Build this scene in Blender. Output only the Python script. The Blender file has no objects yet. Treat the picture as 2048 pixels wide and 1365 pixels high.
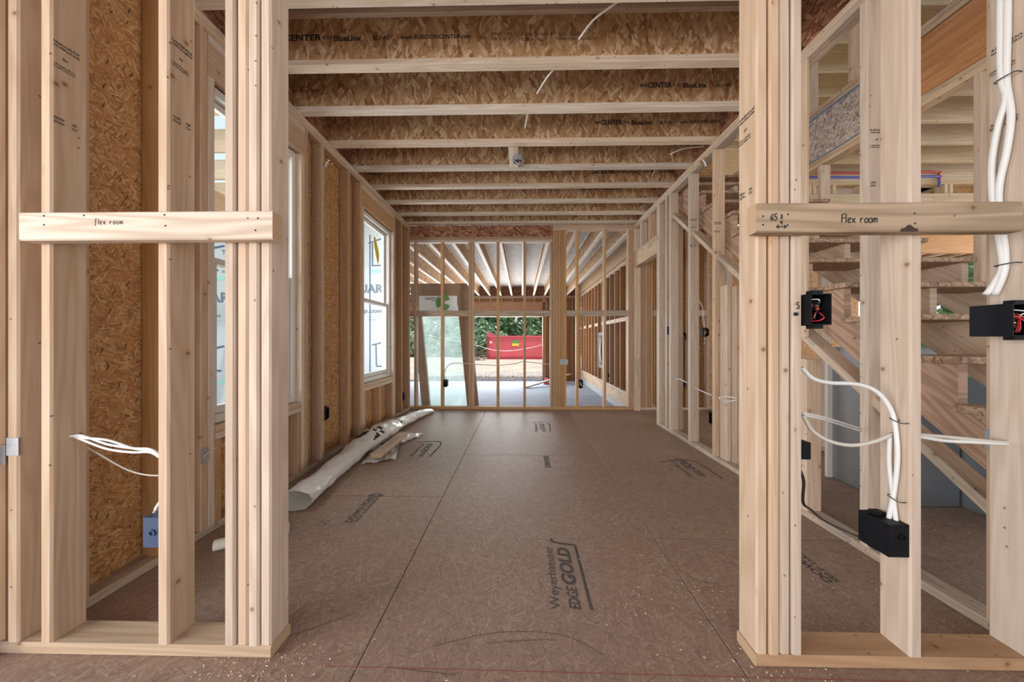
import bpy, bmesh, math, random
from mathutils import Vector, Matrix, noise
random.seed(7)
S = bpy.context.scene
COL = S.collection
# ---------------------------------------------------------------- camera, world, sun, lights, exposure
F, CX, CY, TH, CAMH = 640.0, 1032.0, 681.0, math.radians(1.0), 1.03
cam_d = bpy.data.cameras.new('camera'); cam = bpy.data.objects.new('camera', cam_d); COL.objects.link(cam)
cam.location = (0, 0, CAMH); cam.rotation_euler = (math.pi/2, 0, TH)
cam_d.sensor_width = 36; cam_d.lens = F/2048*36
cam_d.shift_x = -(CX-1024)/2048; cam_d.shift_y = (CY-682.5)/2048
cam_d.clip_start = 0.02; cam_d.clip_end = 400
S.camera = cam
S.view_settings.view_transform = 'Standard'; S.view_settings.look = 'None'
S.view_settings.gamma = 1; S.view_settings.exposure = 0.28
S.view_settings.use_curve_mapping = False
W = bpy.data.worlds.new('sky'); S.world = W; W.use_nodes = True
wn = W.node_tree.nodes; wl = W.node_tree.links; wn.clear()
wo = wn.new('ShaderNodeOutputWorld'); wb = wn.new('ShaderNodeBackground')
wt = wn.new('ShaderNodeTexCoord'); ws = wn.new('ShaderNodeSeparateXYZ'); wr = wn.new('ShaderNodeValToRGB')
wl.new(wt.outputs['Generated'], ws.inputs[0]); wl.new(ws.outputs['Z'], wr.inputs[0])
wr.color_ramp.elements[0].position = 0.0; wr.color_ramp.elements[0].color = (0.93, 0.97, 1.0, 1)
wr.color_ramp.elements[1].position = 0.9; wr.color_ramp.elements[1].color = (0.55, 0.73, 1.0, 1)
wl.new(wr.outputs[0], wb.inputs[0]); wb.inputs[1].default_value = 1.0
wl.new(wb.outputs[0], wo.inputs[0])

def lamp(name, kind, loc, direction, energy, color=(1, 1, 1), size=(1, 1)):
    d = bpy.data.lights.new(name, kind); o = bpy.data.objects.new(name, d); COL.objects.link(o)
    o.location = loc; o.rotation_euler = Vector(direction).to_track_quat('-Z', 'Y').to_euler()
    d.energy = energy; d.color = color
    if kind == 'AREA': d.shape = 'RECTANGLE'; d.size, d.size_y = size
    return o
sun = lamp('sun', 'SUN', (6, -8, 20), (-0.22, 0.24, -0.94), 2.6, (1, 0.96, 0.9)); sun.data.angle = 0.02
# area lights added to brighten the interior, standing in for daylight at its openings
lamp('fill_front', 'AREA', (-0.6, -3.3, 0.95), (0.10, 1, 0.14), 75, (1.0, 0.97, 0.94), (4.2, 2.0))
lamp('fill_left', 'AREA', (-4.1, -1.3, 1.25), (1, 0.42, 0.05), 135, (1.0, 0.975, 0.95), (2.6, 2.2))
lamp('fill_living', 'AREA', (9.3, 3.0, 1.5), (-1, 0.0, 0.0), 260, (1.0, 0.98, 0.96), (5.0, 2.4))
for wy in (2.05, 3.73): lamp('fill_window', 'AREA', (-2.55, wy-.1, 1.6), (1, 0.08, -0.1), 48, (0.94, 0.97, 1.0), (0.9, 2.0))
lamp('fill_garage', 'AREA', (-1.6, 11.9, 0.9), (0, -1, 0.22), 420, (0.93, 0.97, 1.0), (4.6, 2.2))

# ---------------------------------------------------------------- measuring helpers (pixel of the photo -> point on a known plane)
def ray(px, py):
    u = (px-CX)/F; v = (CY-py)/F; c, s = math.cos(TH), math.sin(TH)
    return (c*u-s, s*u+c, v)
def at(px, py, X=None, Y=None, Z=None):
    d = ray(px, py)
    t = Y/d[1] if Y is not None else X/d[0] if X is not None else (Z-CAMH)/d[2]
    return Vector((d[0]*t, d[1]*t, CAMH+d[2]*t))

# ---------------------------------------------------------------- materials
def new_mat(name):
    m = bpy.data.materials.new(name); m.use_nodes = True
    nt = m.node_tree; nt.nodes.clear()
    out = nt.nodes.new('ShaderNodeOutputMaterial'); b = nt.nodes.new('ShaderNodeBsdfPrincipled')
    nt.links.new(b.outputs[0], out.inputs[0])
    return m, nt, b
def math_n(nt, op, a, b=None, clamp=False):
    n = nt.nodes.new('ShaderNodeMath'); n.operation = op; n.use_clamp = clamp
    for i, v in enumerate((a, b)):
        if v is None: continue
        if isinstance(v, (int, float)): n.inputs[i].default_value = v
        else: nt.links.new(v, n.inputs[i])
    return n.outputs[0]
def mix_n(nt, fac, a, b, mode='MIX'):
    n = nt.nodes.new('ShaderNodeMix'); n.data_type = 'RGBA'; n.blend_type = mode
    for i, v in ((0, fac), (6, a), (7, b)):
        if isinstance(v, (int, float)): n.inputs[i].default_value = v
        elif isinstance(v, tuple): n.inputs[i].default_value = (*v, 1) if len(v) == 3 else v
        else: nt.links.new(v, n.inputs[i])
    return n.outputs[2]
def ramp_n(nt, fac, stops, interp='LINEAR'):
    n = nt.nodes.new('ShaderNodeValToRGB'); n.color_ramp.interpolation = interp
    e = n.color_ramp.elements
    while len(e) < len(stops): e.new(0.5)
    for el, (p, c) in zip(e, stops):
        el.position = p; el.color = (*c, 1) if len(c) == 3 else c
    nt.links.new(fac, n.inputs[0]); return n.outputs[0]
def map_n(nt, vec, scale=(1, 1, 1), rot=0, loc=(0, 0, 0)):
    n = nt.nodes.new('ShaderNodeMapping')
    n.inputs['Scale'].default_value = scale; n.inputs['Rotation'].default_value = (0, 0, rot); n.inputs['Location'].default_value = loc
    nt.links.new(vec, n.inputs[0]); return n.outputs[0]
def rmap_n(nt, vec, scale=(1, 1, 1), rot=0, loc=(0, 0, 0)):
    n = nt.nodes.new('ShaderNodeMapping'); n.vector_type = 'TEXTURE'      # turns first, then scales
    n.inputs['Scale'].default_value = tuple(1/c for c in scale); n.inputs['Rotation'].default_value = (0, 0, rot); n.inputs['Location'].default_value = loc
    nt.links.new(vec, n.inputs[0]); return n.outputs[0]
def noise_n(nt, vec, scale, detail=2, rough=0.5, dist=0):
    n = nt.nodes.new('ShaderNodeTexNoise'); n.noise_dimensions = '2D'
    n.inputs['Scale'].default_value = scale; n.inputs['Detail'].default_value = detail
    n.inputs['Roughness'].default_value = rough; n.inputs['Distortion'].default_value = dist
    nt.links.new(vec, n.inputs['Vector']); return n.outputs[0]
def vor_n(nt, vec, scale, rnd=1.0):
    n = nt.nodes.new('ShaderNodeTexVoronoi'); n.voronoi_dimensions = '2D'
    n.inputs['Scale'].default_value = scale; n.inputs['Randomness'].default_value = rnd
    nt.links.new(vec, n.inputs['Vector']); return n
def uv_random(nt, amount=(41.0, 17.0, 0)):
    t = nt.nodes.new('ShaderNodeTexCoord'); oi = nt.nodes.new('ShaderNodeObjectInfo')
    c = nt.nodes.new('ShaderNodeCombineXYZ')
    nt.links.new(math_n(nt, 'MULTIPLY', oi.outputs['Random'], amount[0]), c.inputs[0])
    nt.links.new(math_n(nt, 'MULTIPLY', oi.outputs['Random'], amount[1]), c.inputs[1])
    a = nt.nodes.new('ShaderNodeVectorMath'); a.operation = 'ADD'
    nt.links.new(t.outputs['UV'], a.inputs[0]); nt.links.new(c.outputs[0], a.inputs[1])
    return a.outputs[0], oi.outputs['Random']
def bump_n(nt, b, h, strength=0.2, dist=0.002):
    n = nt.nodes.new('ShaderNodeBump'); n.inputs['Strength'].default_value = strength; n.inputs['Distance'].default_value = dist
    nt.links.new(h, n.inputs['Height']); nt.links.new(n.outputs[0], b.inputs['Normal'])

def wood(name, light, dark, knots=0.70, stripe=0.36, var=0.16, rough=0.62, stain=0.0):
    """sawn lumber: U runs along the grain, metres"""
    m, nt, b = new_mat(name)
    uv, rnd = uv_random(nt)
    warp = noise_n(nt, map_n(nt, uv, (0.55, 8.5, 1)), 1.0, 2)
    fib = noise_n(nt, map_n(nt, uv, (4, 260, 1)), 1.0, 3, 0.6)
    band = math_n(nt, 'ADD', math_n(nt, 'MULTIPLY', warp, 52.0), 0.0)
    band = math_n(nt, 'SINE', band); band = math_n(nt, 'MULTIPLY_ADD', band, 0.5); nt.nodes[-1].inputs[2].default_value = 0.5
    g = math_n(nt, 'ADD', math_n(nt, 'MULTIPLY', band, stripe), math_n(nt, 'MULTIPLY', fib, 1-stripe))
    col = ramp_n(nt, g, [(0.15, light), (0.85, dark)])
    blotch = noise_n(nt, map_n(nt, uv, (2.0, 9, 1)), 1.0, 2)
    col = mix_n(nt, math_n(nt, 'MULTIPLY', blotch, 0.35), col, tuple(c*0.86 for c in dark), 'MIX')
    v = vor_n(nt, uv, 6.5); sep = nt.nodes.new('ShaderNodeSeparateColor'); nt.links.new(v.outputs['Color'], sep.inputs[0])
    mask = math_n(nt, 'GREATER_THAN', sep.outputs[0], knots)
    core = math_n(nt, 'SUBTRACT', 1.0, math_n(nt, 'DIVIDE', v.outputs['Distance'], 0.052), clamp=True)
    core = math_n(nt, 'MULTIPLY', math_n(nt, 'POWER', core, 0.5), mask)
    halo = math_n(nt, 'SUBTRACT', 1.0, math_n(nt, 'DIVIDE', v.outputs['Distance'], 0.16), clamp=True)
    halo = math_n(nt, 'MULTIPLY', math_n(nt, 'MULTIPLY', halo, mask), 0.45)
    col = mix_n(nt, halo, col, (dark[0]*0.8, dark[1]*0.66, dark[2]*0.5))
    col = mix_n(nt, math_n(nt, 'MULTIPLY', core, 0.85), col, (0.13, 0.07, 0.04))
    v2 = vor_n(nt, uv, 15.0); sp2 = nt.nodes.new('ShaderNodeSeparateColor'); nt.links.new(v2.outputs['Color'], sp2.inputs[0])
    pin = math_n(nt, 'MULTIPLY', math_n(nt, 'GREATER_THAN', sp2.outputs[1], 0.86), math_n(nt, 'LESS_THAN', v2.outputs['Distance'], 0.055))
    col = mix_n(nt, math_n(nt, 'MULTIPLY', pin, 0.75), col, (0.15, 0.08, 0.05))
    if stain:
        st = noise_n(nt, map_n(nt, uv, (1.6, 5, 1), 0, (3, 9, 0)), 1.0, 3)
        st = math_n(nt, 'MULTIPLY', math_n(nt, 'GREATER_THAN', st, 0.6), stain)
        col = mix_n(nt, st, col, (0.2, 0.18, 0.16))
    hsv = nt.nodes.new('ShaderNodeHueSaturation')
    nt.links.new(col, hsv.inputs['Color'])
    val = nt.nodes.new('ShaderNodeMapRange'); nt.links.new(rnd, val.inputs[0]); val.inputs[3].default_value = 1-var; val.inputs[4].default_value = 1+var*0.55
    nt.links.new(val.outputs[0], hsv.inputs['Value'])
    r2 = math_n(nt, 'FRACT', math_n(nt, 'MULTIPLY', rnd, 7.31))
    sat = nt.nodes.new('ShaderNodeMapRange'); nt.links.new(r2, sat.inputs[0]); sat.inputs[3].default_value = 0.8; sat.inputs[4].default_value = 1.2
    nt.links.new(sat.outputs[0], hsv.inputs['Saturation'])
    nt.links.new(hsv.outputs[0], b.inputs['Base Color'])
    b.inputs['Roughness'].default_value = rough; b.inputs['Specular IOR Level'].default_value = 0.25
    bump_n(nt, b, fib, 0.15, 0.001)
    return m
def end_grain(name, light, dark):
    m, nt, b = new_mat(name); uv, rnd = uv_random(nt, (0.6, 0.3, 0))
    n = nt.nodes.new('ShaderNodeTexWave'); n.wave_type = 'RINGS'; n.inputs['Scale'].default_value = 45; n.inputs['Distortion'].default_value = 1.5
    nt.links.new(uv, n.inputs[0])
    nt.links.new(ramp_n(nt, n.outputs['Fac'], [(0, light), (1, dark)]), b.inputs['Base Color']); b.inputs['Roughness'].default_value = 0.8
    return m
def osb(name, cols, scale=1.0, dirs=(0.2, 1.9, 1.1, 2.7), dirt=0.0, dirtcol=(0.2, 0.17, 0.15), rough=0.6, elong=4.5, fleck=0.75):
    """strand board: overlapping flakes, the flake with the highest random number shows"""
    m, nt, b = new_mat(name); uv, rnd = uv_random(nt, (13.0, 29.0, 0))
    wob = nt.nodes.new('ShaderNodeTexNoise'); wob.noise_dimensions = '2D'; wob.inputs['Scale'].default_value = 22; nt.links.new(uv, wob.inputs['Vector'])
    wv = nt.nodes.new('ShaderNodeVectorMath'); wv.operation = 'MULTIPLY_ADD'; nt.links.new(wob.outputs['Color'], wv.inputs[0]); wv.inputs[1].default_value = (0.009, 0.009, 0); nt.links.new(uv, wv.inputs[2])
    best = None; fibre = None
    for i, r in enumerate(dirs):
        mp = rmap_n(nt, wv.outputs[0], (14*scale, 14*scale*elong, 1), r, (i*3.7, i*1.9, 0))
        v = vor_n(nt, mp, 1.0); sp = nt.nodes.new('ShaderNodeSeparateColor'); nt.links.new(v.outputs['Color'], sp.inputs[0])
        f = noise_n(nt, rmap_n(nt, uv, (30, 420, 1), r), 1.0, 1)
        edge = math_n(nt, 'MULTIPLY', math_n(nt, 'SUBTRACT', v.outputs['Distance'], 0.25), 0.35)
        val = math_n(nt, 'SUBTRACT', sp.outputs[0], edge)
        tone = math_n(nt, 'ADD', math_n(nt, 'MULTIPLY', sp.outputs[1], 0.76), math_n(nt, 'MULTIPLY', f, 0.42))
        tone = math_n(nt, 'SUBTRACT', tone, math_n(nt, 'MULTIPLY', v.outputs['Distance'], 0.18))
        if best is None: best, fibre = val, tone
        else:
            gt = math_n(nt, 'GREATER_THAN', val, best)
            mx = nt.nodes.new('ShaderNodeMix'); mx.data_type = 'FLOAT'
            nt.links.new(gt, mx.inputs[0]); nt.links.new(fibre, mx.inputs[2]); nt.links.new(tone, mx.inputs[3])
            fibre = mx.outputs[0]; best = math_n(nt, 'MAXIMUM', val, best)
    col = ramp_n(nt, fibre, [(0.0, cols[0]), (0.33, cols[1]), (0.7, cols[2]), (1.05, cols[3])])
    dk = vor_n(nt, rmap_n(nt, wv.outputs[0], (20, 110, 1), 1.2), 1.0); sp = nt.nodes.new('ShaderNodeSeparateColor'); nt.links.new(dk.outputs['Color'], sp.inputs[0])
    dm = math_n(nt, 'MULTIPLY', math_n(nt, 'GREATER_THAN', sp.outputs[2], 0.95), math_n(nt, 'LESS_THAN', dk.outputs['Distance'], 0.3))
    col = mix_n(nt, math_n(nt, 'MULTIPLY', dm, fleck), col, tuple(c*0.45 for c in cols[0]))
    if dirt:
        d1 = noise_n(nt, uv, 1.3, 4, 0.6); d2 = noise_n(nt, uv, 9.0, 4, 0.65)
        dd = math_n(nt, 'ADD', math_n(nt, 'MULTIPLY', d1, 0.7), math_n(nt, 'MULTIPLY', d2, 0.4))
        col = mix_n(nt, math_n(nt, 'MULTIPLY', dd, dirt), col, dirtcol)
        sw = math_n(nt, 'GREATER_THAN', noise_n(nt, uv, 150.0, 2), 0.72)
        col = mix_n(nt, math_n(nt, 'MULTIPLY', sw, 0.35), col, (0.5, 0.42, 0.34))
    nt.links.new(col, b.inputs['Base Color']); b.inputs['Roughness'].default_value = rough; b.inputs['Specular IOR Level'].default_value = 0.3
    bump_n(nt, b, fibre, 0.35, 0.002)
    return m
def plain(name, col, rough=0.5, metal=0.0, var=0.0, scale=8.0, spec=0.5):
    m, nt, b = new_mat(name)
    if var:
        t = nt.nodes.new('ShaderNodeTexCoord'); n = nt.nodes.new('ShaderNodeTexNoise'); n.inputs['Scale'].default_value = scale; n.inputs['Detail'].default_value = 5
        nt.links.new(t.outputs['Object'], n.inputs['Vector'])
        nt.links.new(ramp_n(nt, n.outputs[0], [(0.3, tuple(c*(1-var) for c in col)), (0.7, tuple(min(1, c*(1+var)) for c in col))]), b.inputs['Base Color'])
    else: b.inputs['Base Color'].default_value = (*col, 1)
    b.inputs['Roughness'].default_value = rough; b.inputs['Metallic'].default_value = metal; b.inputs['Specular IOR Level'].default_value = spec
    return m
M = {}
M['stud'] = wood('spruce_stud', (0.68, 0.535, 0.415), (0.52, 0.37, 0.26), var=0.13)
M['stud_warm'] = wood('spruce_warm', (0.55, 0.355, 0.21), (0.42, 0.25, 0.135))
M['stud_dark'] = wood('brown_plate', (0.46, 0.31, 0.205), (0.34, 0.215, 0.135))
M['plate'] = wood('spruce_plate', (0.66, 0.52, 0.38), (0.45, 0.32, 0.22), knots=0.72, stain=0.35)
M['flange'] = wood('joist_flange', (0.80, 0.69, 0.57), (0.62, 0.48, 0.36), knots=0.86, stripe=0.4)
M['brace'] = wood('pale_brace', (0.70, 0.58, 0.47), (0.52, 0.40, 0.30), knots=0.9, stripe=0.7, var=0.02)
M['brace_old'] = wood('weathered_brace', (0.47, 0.365, 0.27), (0.32, 0.24, 0.17), knots=0.9, stripe=0.8, var=0.02)
M['stringer'] = wood('fir_stringer', (0.56, 0.33, 0.19), (0.38, 0.20, 0.11), knots=0.93, stripe=0.7, var=0.06)
M['stringer_pale'] = wood('pale_stringer', (0.62, 0.46, 0.33), (0.47, 0.33, 0.22), knots=0.9, stripe=0.6, var=0.05)
M['cream'] = wood('cream_joist', (0.80, 0.68, 0.48), (0.62, 0.48, 0.31), knots=0.9, var=0.08)
M['lvl'] = wood('laminated_beam', (0.54, 0.31, 0.185), (0.39, 0.20, 0.11), knots=0.95, stripe=0.5, var=0.05)
M['end'] = end_grain('end_grain', (0.62, 0.44, 0.28), (0.38, 0.24, 0.14))
M['osb_web'] = osb('joist_web_strands', [(0.19, 0.075, 0.028), (0.43, 0.24, 0.115), (0.56, 0.365, 0.20), (0.80, 0.64, 0.46)], 0.75, dirs=(1.4, 1.75, 1.0, 2.3), elong=4.2)
M['osb_wall'] = osb('wall_sheathing_strands', [(0.15, 0.06, 0.02), (0.41, 0.20, 0.075), (0.50, 0.275, 0.115), (0.68, 0.46, 0.24)], 2.1, elong=5.5)
M['osb_rim'] = osb('rim_strands', [(0.07, 0.02, 0.012), (0.22, 0.085, 0.045), (0.36, 0.17, 0.09), (0.55, 0.33, 0.2)], 0.8, dirs=(0.5, 0.9, 2.6, 0.2))
M['osb_grey'] = osb('grey_strands', [(0.14, 0.09, 0.07), (0.36, 0.27, 0.22), (0.52, 0.42, 0.36), (0.7, 0.6, 0.52)], 1.3)
M['osb_floor'] = osb('subfloor_strands', [(0.17, 0.10, 0.068), (0.305, 0.195, 0.14), (0.36, 0.24, 0.175), (0.50, 0.37, 0.285)], 1.7, dirt=0.6, dirtcol=(0.225, 0.16, 0.128), rough=0.5, elong=8, fleck=0.3)
M['tread'] = osb('tread_strands', [(0.14, 0.075, 0.045), (0.32, 0.20, 0.125), (0.44, 0.30, 0.2), (0.55, 0.4, 0.28)], 1.8)
M['ply'] = wood('roof_ply', (0.62, 0.48, 0.32), (0.45, 0.31, 0.18), knots=0.93)
M['deck'] = plain('subfloor_underside', (0.50, 0.46, 0.42), 0.8, var=0.12, scale=6)
M['ink'] = plain('black_ink', (0.02, 0.018, 0.018), 0.8)
M['ink_faded'] = plain('faded_ink', (0.075, 0.065, 0.055), 0.85, var=0.35, scale=60)
M['ink_blue'] = plain('blue_grey_print', (0.07, 0.11, 0.19), 0.6)
M['ink_grey'] = plain('grey_print', (0.16, 0.19, 0.23), 0.6)
M['ink_teal'] = plain('teal_print', (0.32, 0.62, 0.56), 0.6)
M['chalk'] = plain('red_chalk', (0.35, 0.09, 0.06), 0.9)
M['pencil'] = plain('pencil_line', (0.10, 0.085, 0.075), 0.9)
M['vinyl'] = plain('white_vinyl', (0.62, 0.585, 0.53), 0.4)
M['vinyl_tan'] = plain('tan_vinyl', (0.62, 0.53, 0.43), 0.4)
M['foam'] = plain('white_foam_board', (0.50, 0.56, 0.60), 0.6, var=0.04, scale=3)
M['cable'] = plain('white_cable', (0.74, 0.73, 0.71), 0.4)
M['cable_dirty'] = plain('dull_cable', (0.60, 0.55, 0.48), 0.5)
M['cable_black'] = plain('black_cable', (0.02, 0.02, 0.022), 0.5)
M['box_blue'] = plain('blue_plastic', (0.028, 0.055, 0.12), 0.45)
M['box_black'] = plain('black_plastic', (0.006, 0.0065, 0.009), 0.5, var=0.3, scale=30, spec=0.18)
M['red'] = plain('red_wire', (0.62, 0.03, 0.04), 0.4)
M['copper'] = plain('copper_wire', (0.5, 0.24, 0.12), 0.35, 0.9)
M['white_wire'] = plain('white_wire', (0.75, 0.74, 0.72), 0.4)
M['steel'] = plain('galvanised_plate', (0.36, 0.38, 0.40), 0.55, 0.6, var=0.15, scale=40)
M['duct'] = plain('galvanised_duct', (0.30, 0.315, 0.335), 0.38, 0.7, var=0.08, scale=5)
M['concrete'] = plain('garage_slab', (0.33, 0.385, 0.48), 0.9, var=0.10, scale=3, spec=0.12)
M['block'] = plain('concrete_block', (0.42, 0.43, 0.45), 0.9, var=0.2, scale=14)
M['mortar'] = plain('mortar_joint', (0.56, 0.56, 0.56), 0.95)
M['sand'] = plain('sandy_ground', (0.62, 0.50, 0.38), 0.95, var=0.16, scale=0.8)
M['gravel'] = plain('pale_gravel', (0.55, 0.53, 0.50), 0.95, var=0.3, scale=12)
M['dumpster'] = plain('red_paint', (0.62, 0.10, 0.12), 0.45, var=0.12, scale=1.2)
M['dump_dark'] = plain('dark_red_paint', (0.33, 0.03, 0.045), 0.5)
M['leaf'] = plain('green_leaves', (0.17, 0.30, 0.14), 0.6, var=0.5, scale=0.9)
M['leaf_pale'] = plain('pale_leaves', (0.29, 0.43, 0.25), 0.6, var=0.4, scale=0.9)
M['bark'] = plain('tree_bark', (0.16, 0.12, 0.09), 0.9, var=0.3)
M['cardboard'] = plain('brown_cardboard', (0.33, 0.21, 0.135), 0.8, var=0.12, scale=7)
M['label'] = plain('paper_label', (0.78, 0.78, 0.74), 0.5)
M['green'] = plain('green_print', (0.09, 0.33, 0.09), 0.5)
M['yellow'] = plain('yellow_print', (0.80, 0.62, 0.06), 0.5)
M['pex_red'] = plain('red_pipe', (0.70, 0.12, 0.10), 0.35)
M['pex_blue'] = plain('blue_pipe', (0.12, 0.16, 0.60), 0.35)
M['blue_edge'] = plain('blue_edge_seal', (0.03, 0.17, 0.40), 0.6)
M['paper'] = plain('paper_roll', (0.72, 0.66, 0.58), 0.7, var=0.1)
M['chip'] = plain('wood_chip', (0.72, 0.58, 0.42), 0.8)
M['char'] = plain('dark_knot', (0.05, 0.03, 0.02), 0.9)
def glass(name, tint=(1, 1, 1), rough=0.0, alpha=0.9):
    m, nt, b = new_mat(name)
    out = [n for n in nt.nodes if n.type == 'OUTPUT_MATERIAL'][0]
    tr = nt.nodes.new('ShaderNodeBsdfTransparent'); tr.inputs[0].default_value = (*tint, 1)
    gl = nt.nodes.new('ShaderNodeBsdfGlossy'); gl.inputs['Roughness'].default_value = 0.02
    fr = nt.nodes.new('ShaderNodeFresnel'); fr.inputs[0].default_value = 1.35
    mx = nt.nodes.new('ShaderNodeMixShader')
    geo = nt.nodes.new('ShaderNodeNewGeometry')
    nt.links.new(math_n(nt, 'MULTIPLY', fr.outputs[0], math_n(nt, 'SUBTRACT', 1.0, geo.outputs['Backfacing'])), mx.inputs[0]); nt.links.new(tr.outputs[0], mx.inputs[1]); nt.links.new(gl.outputs[0], mx.inputs[2])
    nt.links.new(mx.outputs[0], out.inputs[0]); return m
M['glass'] = glass('window_glass', (0.93, 0.97, 0.98))
def film(name, col, trans, rough, transl=0.5):
    m, nt, b = new_mat(name)
    b.inputs['Base Color'].default_value = (*col, 1); b.inputs['Roughness'].default_value = rough
    b.inputs['Transmission Weight'].default_value = trans; b.inputs['IOR'].default_value = 1.08
    return m
def veil(name, col, part):
    m, nt, b = new_mat(name); out = [n for n in nt.nodes if n.type == 'OUTPUT_MATERIAL'][0]
    tr = nt.nodes.new('ShaderNodeBsdfTransparent'); tr.inputs[0].default_value = (0.93, 1.0, 0.98, 1)
    tl = nt.nodes.new('ShaderNodeBsdfTranslucent'); tl.inputs[0].default_value = (*col, 1)
    t = nt.nodes.new('ShaderNodeTexCoord'); n = nt.nodes.new('ShaderNodeTexNoise'); n.inputs['Scale'].default_value = 5; nt.links.new(t.outputs['Object'], n.inputs['Vector'])
    mx = nt.nodes.new('ShaderNodeMixShader'); nt.links.new(math_n(nt, 'MULTIPLY', n.outputs[0], part*2), mx.inputs[0])
    nt.links.new(tr.outputs[0], mx.inputs[1]); nt.links.new(tl.outputs[0], mx.inputs[2]); nt.links.new(mx.outputs[0], out.inputs[0]); return m
M['film'] = veil('protective_film', (0.80, 0.93, 0.92), 0.28)
M['poly'] = film('plastic_sheeting', (0.80, 0.77, 0.72), 0.22, 0.28)

# ---------------------------------------------------------------- object helpers
def link(name, mesh, parent=None, loc=None, kind=None):
    o = bpy.data.objects.new(name, mesh); COL.objects.link(o)
    if parent is not None:
        o.parent = parent
        base = world_loc(parent)
        o.location = Vector(loc if loc is not None else (0, 0, 0)) - base if loc is not None else Vector((0, 0, 0)) - base
    elif loc is not None: o.location = loc
    if kind: o['kind'] = kind
    return o
def world_loc(o):
    v = Vector(o.location)
    while o.parent is not None:
        o = o.parent; v = v + Vector(o.location)
    return v
def empty(name, loc=(0, 0, 0), kind=None, label=None, cat=None, group=None):
    o = bpy.data.objects.new(name, None); COL.objects.link(o); o.location = loc; o.empty_display_size = 0.1
    return tag(o, label, cat, group, kind)
def tag(o, label=None, cat=None, group=None, kind=None):
    if label: o['label'] = label
    if cat: o['category'] = cat
    if group: o['group'] = group
    if kind: o['kind'] = kind
    return o
def prism(profile, length, bevel_uv=True, mats=()):
    """profile: (v, w) points counter-clockwise; extruded along local X, centred; UV: u along X, v around the profile"""
    n = len(profile); h = length/2
    verts = [(-h, p[0], p[1]) for p in profile] + [(h, p[0], p[1]) for p in profile]
    faces, uvs = [], []
    run = [0.0]
    for i in range(n): run.append(run[-1] + (Vector(profile[(i+1) % n])-Vector(profile[i])).length)
    for i in range(n):
        j = (i+1) % n
        faces.append((i, i+n, j+n, j)); uvs.append(((0, run[i]), (length, run[i]), (length, run[i+1]), (0, run[i+1])))
    faces.append(tuple(range(n))); uvs.append(tuple(profile))
    faces.append(tuple(range(2*n-1, n-1, -1))); uvs.append(tuple(reversed(profile)))
    me = bpy.data.meshes.new('board'); me.from_pydata(verts, [], faces); 
    uvl = me.uv_layers.new(name='UVMap')
    k = 0
    for f in uvs:
        for c in f: uvl.data[k].uv = c; k += 1
    for m in mats: me.materials.append(m)
    if len(mats) > 1:
        me.polygons[n].material_index = 1; me.polygons[n+1].material_index = 1
    bm = bmesh.new(); bm.from_mesh(me); bmesh.ops.recalc_face_normals(bm, faces=bm.faces); bm.to_mesh(me); bm.free()
    return me
def rect_profile(a, b, c=0.003):
    a, b = a/2, b/2; c = min(c, a*0.4, b*0.4)
    return [(-a+c, -b), (a-c, -b), (a, -b+c), (a, b-c), (a-c, b), (-a+c, b), (-a, b-c), (-a, -b+c)]
CACHE = {}
def board(name, x, y, z, mat='stud', parent=None, axis=None, chamfer=0.004, end='end', kind=None):
    """an eased-edge board filling x, y, z = (min, max); the grain runs along the longest side"""
    d = [x[1]-x[0], y[1]-y[0], z[1]-z[0]]
    if axis is None: axis = d.index(max(d))
    L = d[axis]; o1, o2 = [(1, 2), (2, 0), (0, 1)][axis]
    key = (round(L, 4), round(d[o1], 4), round(d[o2], 4), mat, chamfer, end, axis)
    if key not in CACHE:
        me = prism(rect_profile(d[o1], d[o2], chamfer), L, mats=(M[mat], M[end]) if end else (M[mat],))
        perm = {0: Matrix.Identity(4), 1: Matrix(((0, 0, 1, 0), (1, 0, 0, 0), (0, 1, 0, 0), (0, 0, 0, 1))), 2: Matrix(((0, 1, 0, 0), (0, 0, 1, 0), (1, 0, 0, 0), (0, 0, 0, 1)))}[axis]
        me.transform(perm); me.update(); CACHE[key] = me
    c = Vector(((x[0]+x[1])/2, (y[0]+y[1])/2, (z[0]+z[1])/2))
    return link(name, CACHE[key], parent, c, kind)
def board_between(name, p0, p1, width, thick, mat, parent, up=(0, 0, 1), chamfer=0.003):
    """a board running from p0 to p1 (centre line); width along up x run, thick along up"""
    p0, p1 = Vector(p0), Vector(p1); ax = (p1-p0).normalized(); side = Vector(up).cross(ax).normalized(); upv = ax.cross(side)
    me = prism(rect_profile(width, thick, chamfer), (p1-p0).length, mats=(M[mat], M['end']))
    R = Matrix((ax, side, upv)).transposed().to_4x4(); me.transform(R); me.update()
    return link(name, me, parent, (p0+p1)/2)
def mesh_obj(name, verts, faces, mat, parent=None, loc=(0, 0, 0), smooth=False, kind=None):
    """vertices in world space; stored about loc"""
    L = Vector(loc); me = bpy.data.meshes.new(name); me.from_pydata([tuple(Vector(v)-L) for v in verts], [], faces)
    bm = bmesh.new(); bm.from_mesh(me); bmesh.ops.recalc_face_normals(bm, faces=bm.faces); bm.to_mesh(me); bm.free()
    box_uv(me)
    if smooth:
        for p in me.polygons: p.use_smooth = True
    for mm in (mat if isinstance(mat, (list, tuple)) else (mat,)): me.materials.append(M[mm])
    return link(name, me, parent, L, kind)
def box_uv(me):
    uvl = me.uv_layers.new(name='UVMap')
    for p in me.polygons:
        n = p.normal; a = max(range(3), key=lambda i: abs(n[i])); i, j = [(1, 2), (0, 2), (0, 1)][a]
        for li in p.loop_indices:
            co = me.vertices[me.loops[li].vertex_index].co; uvl.data[li].uv = (co[i], co[j])
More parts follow.
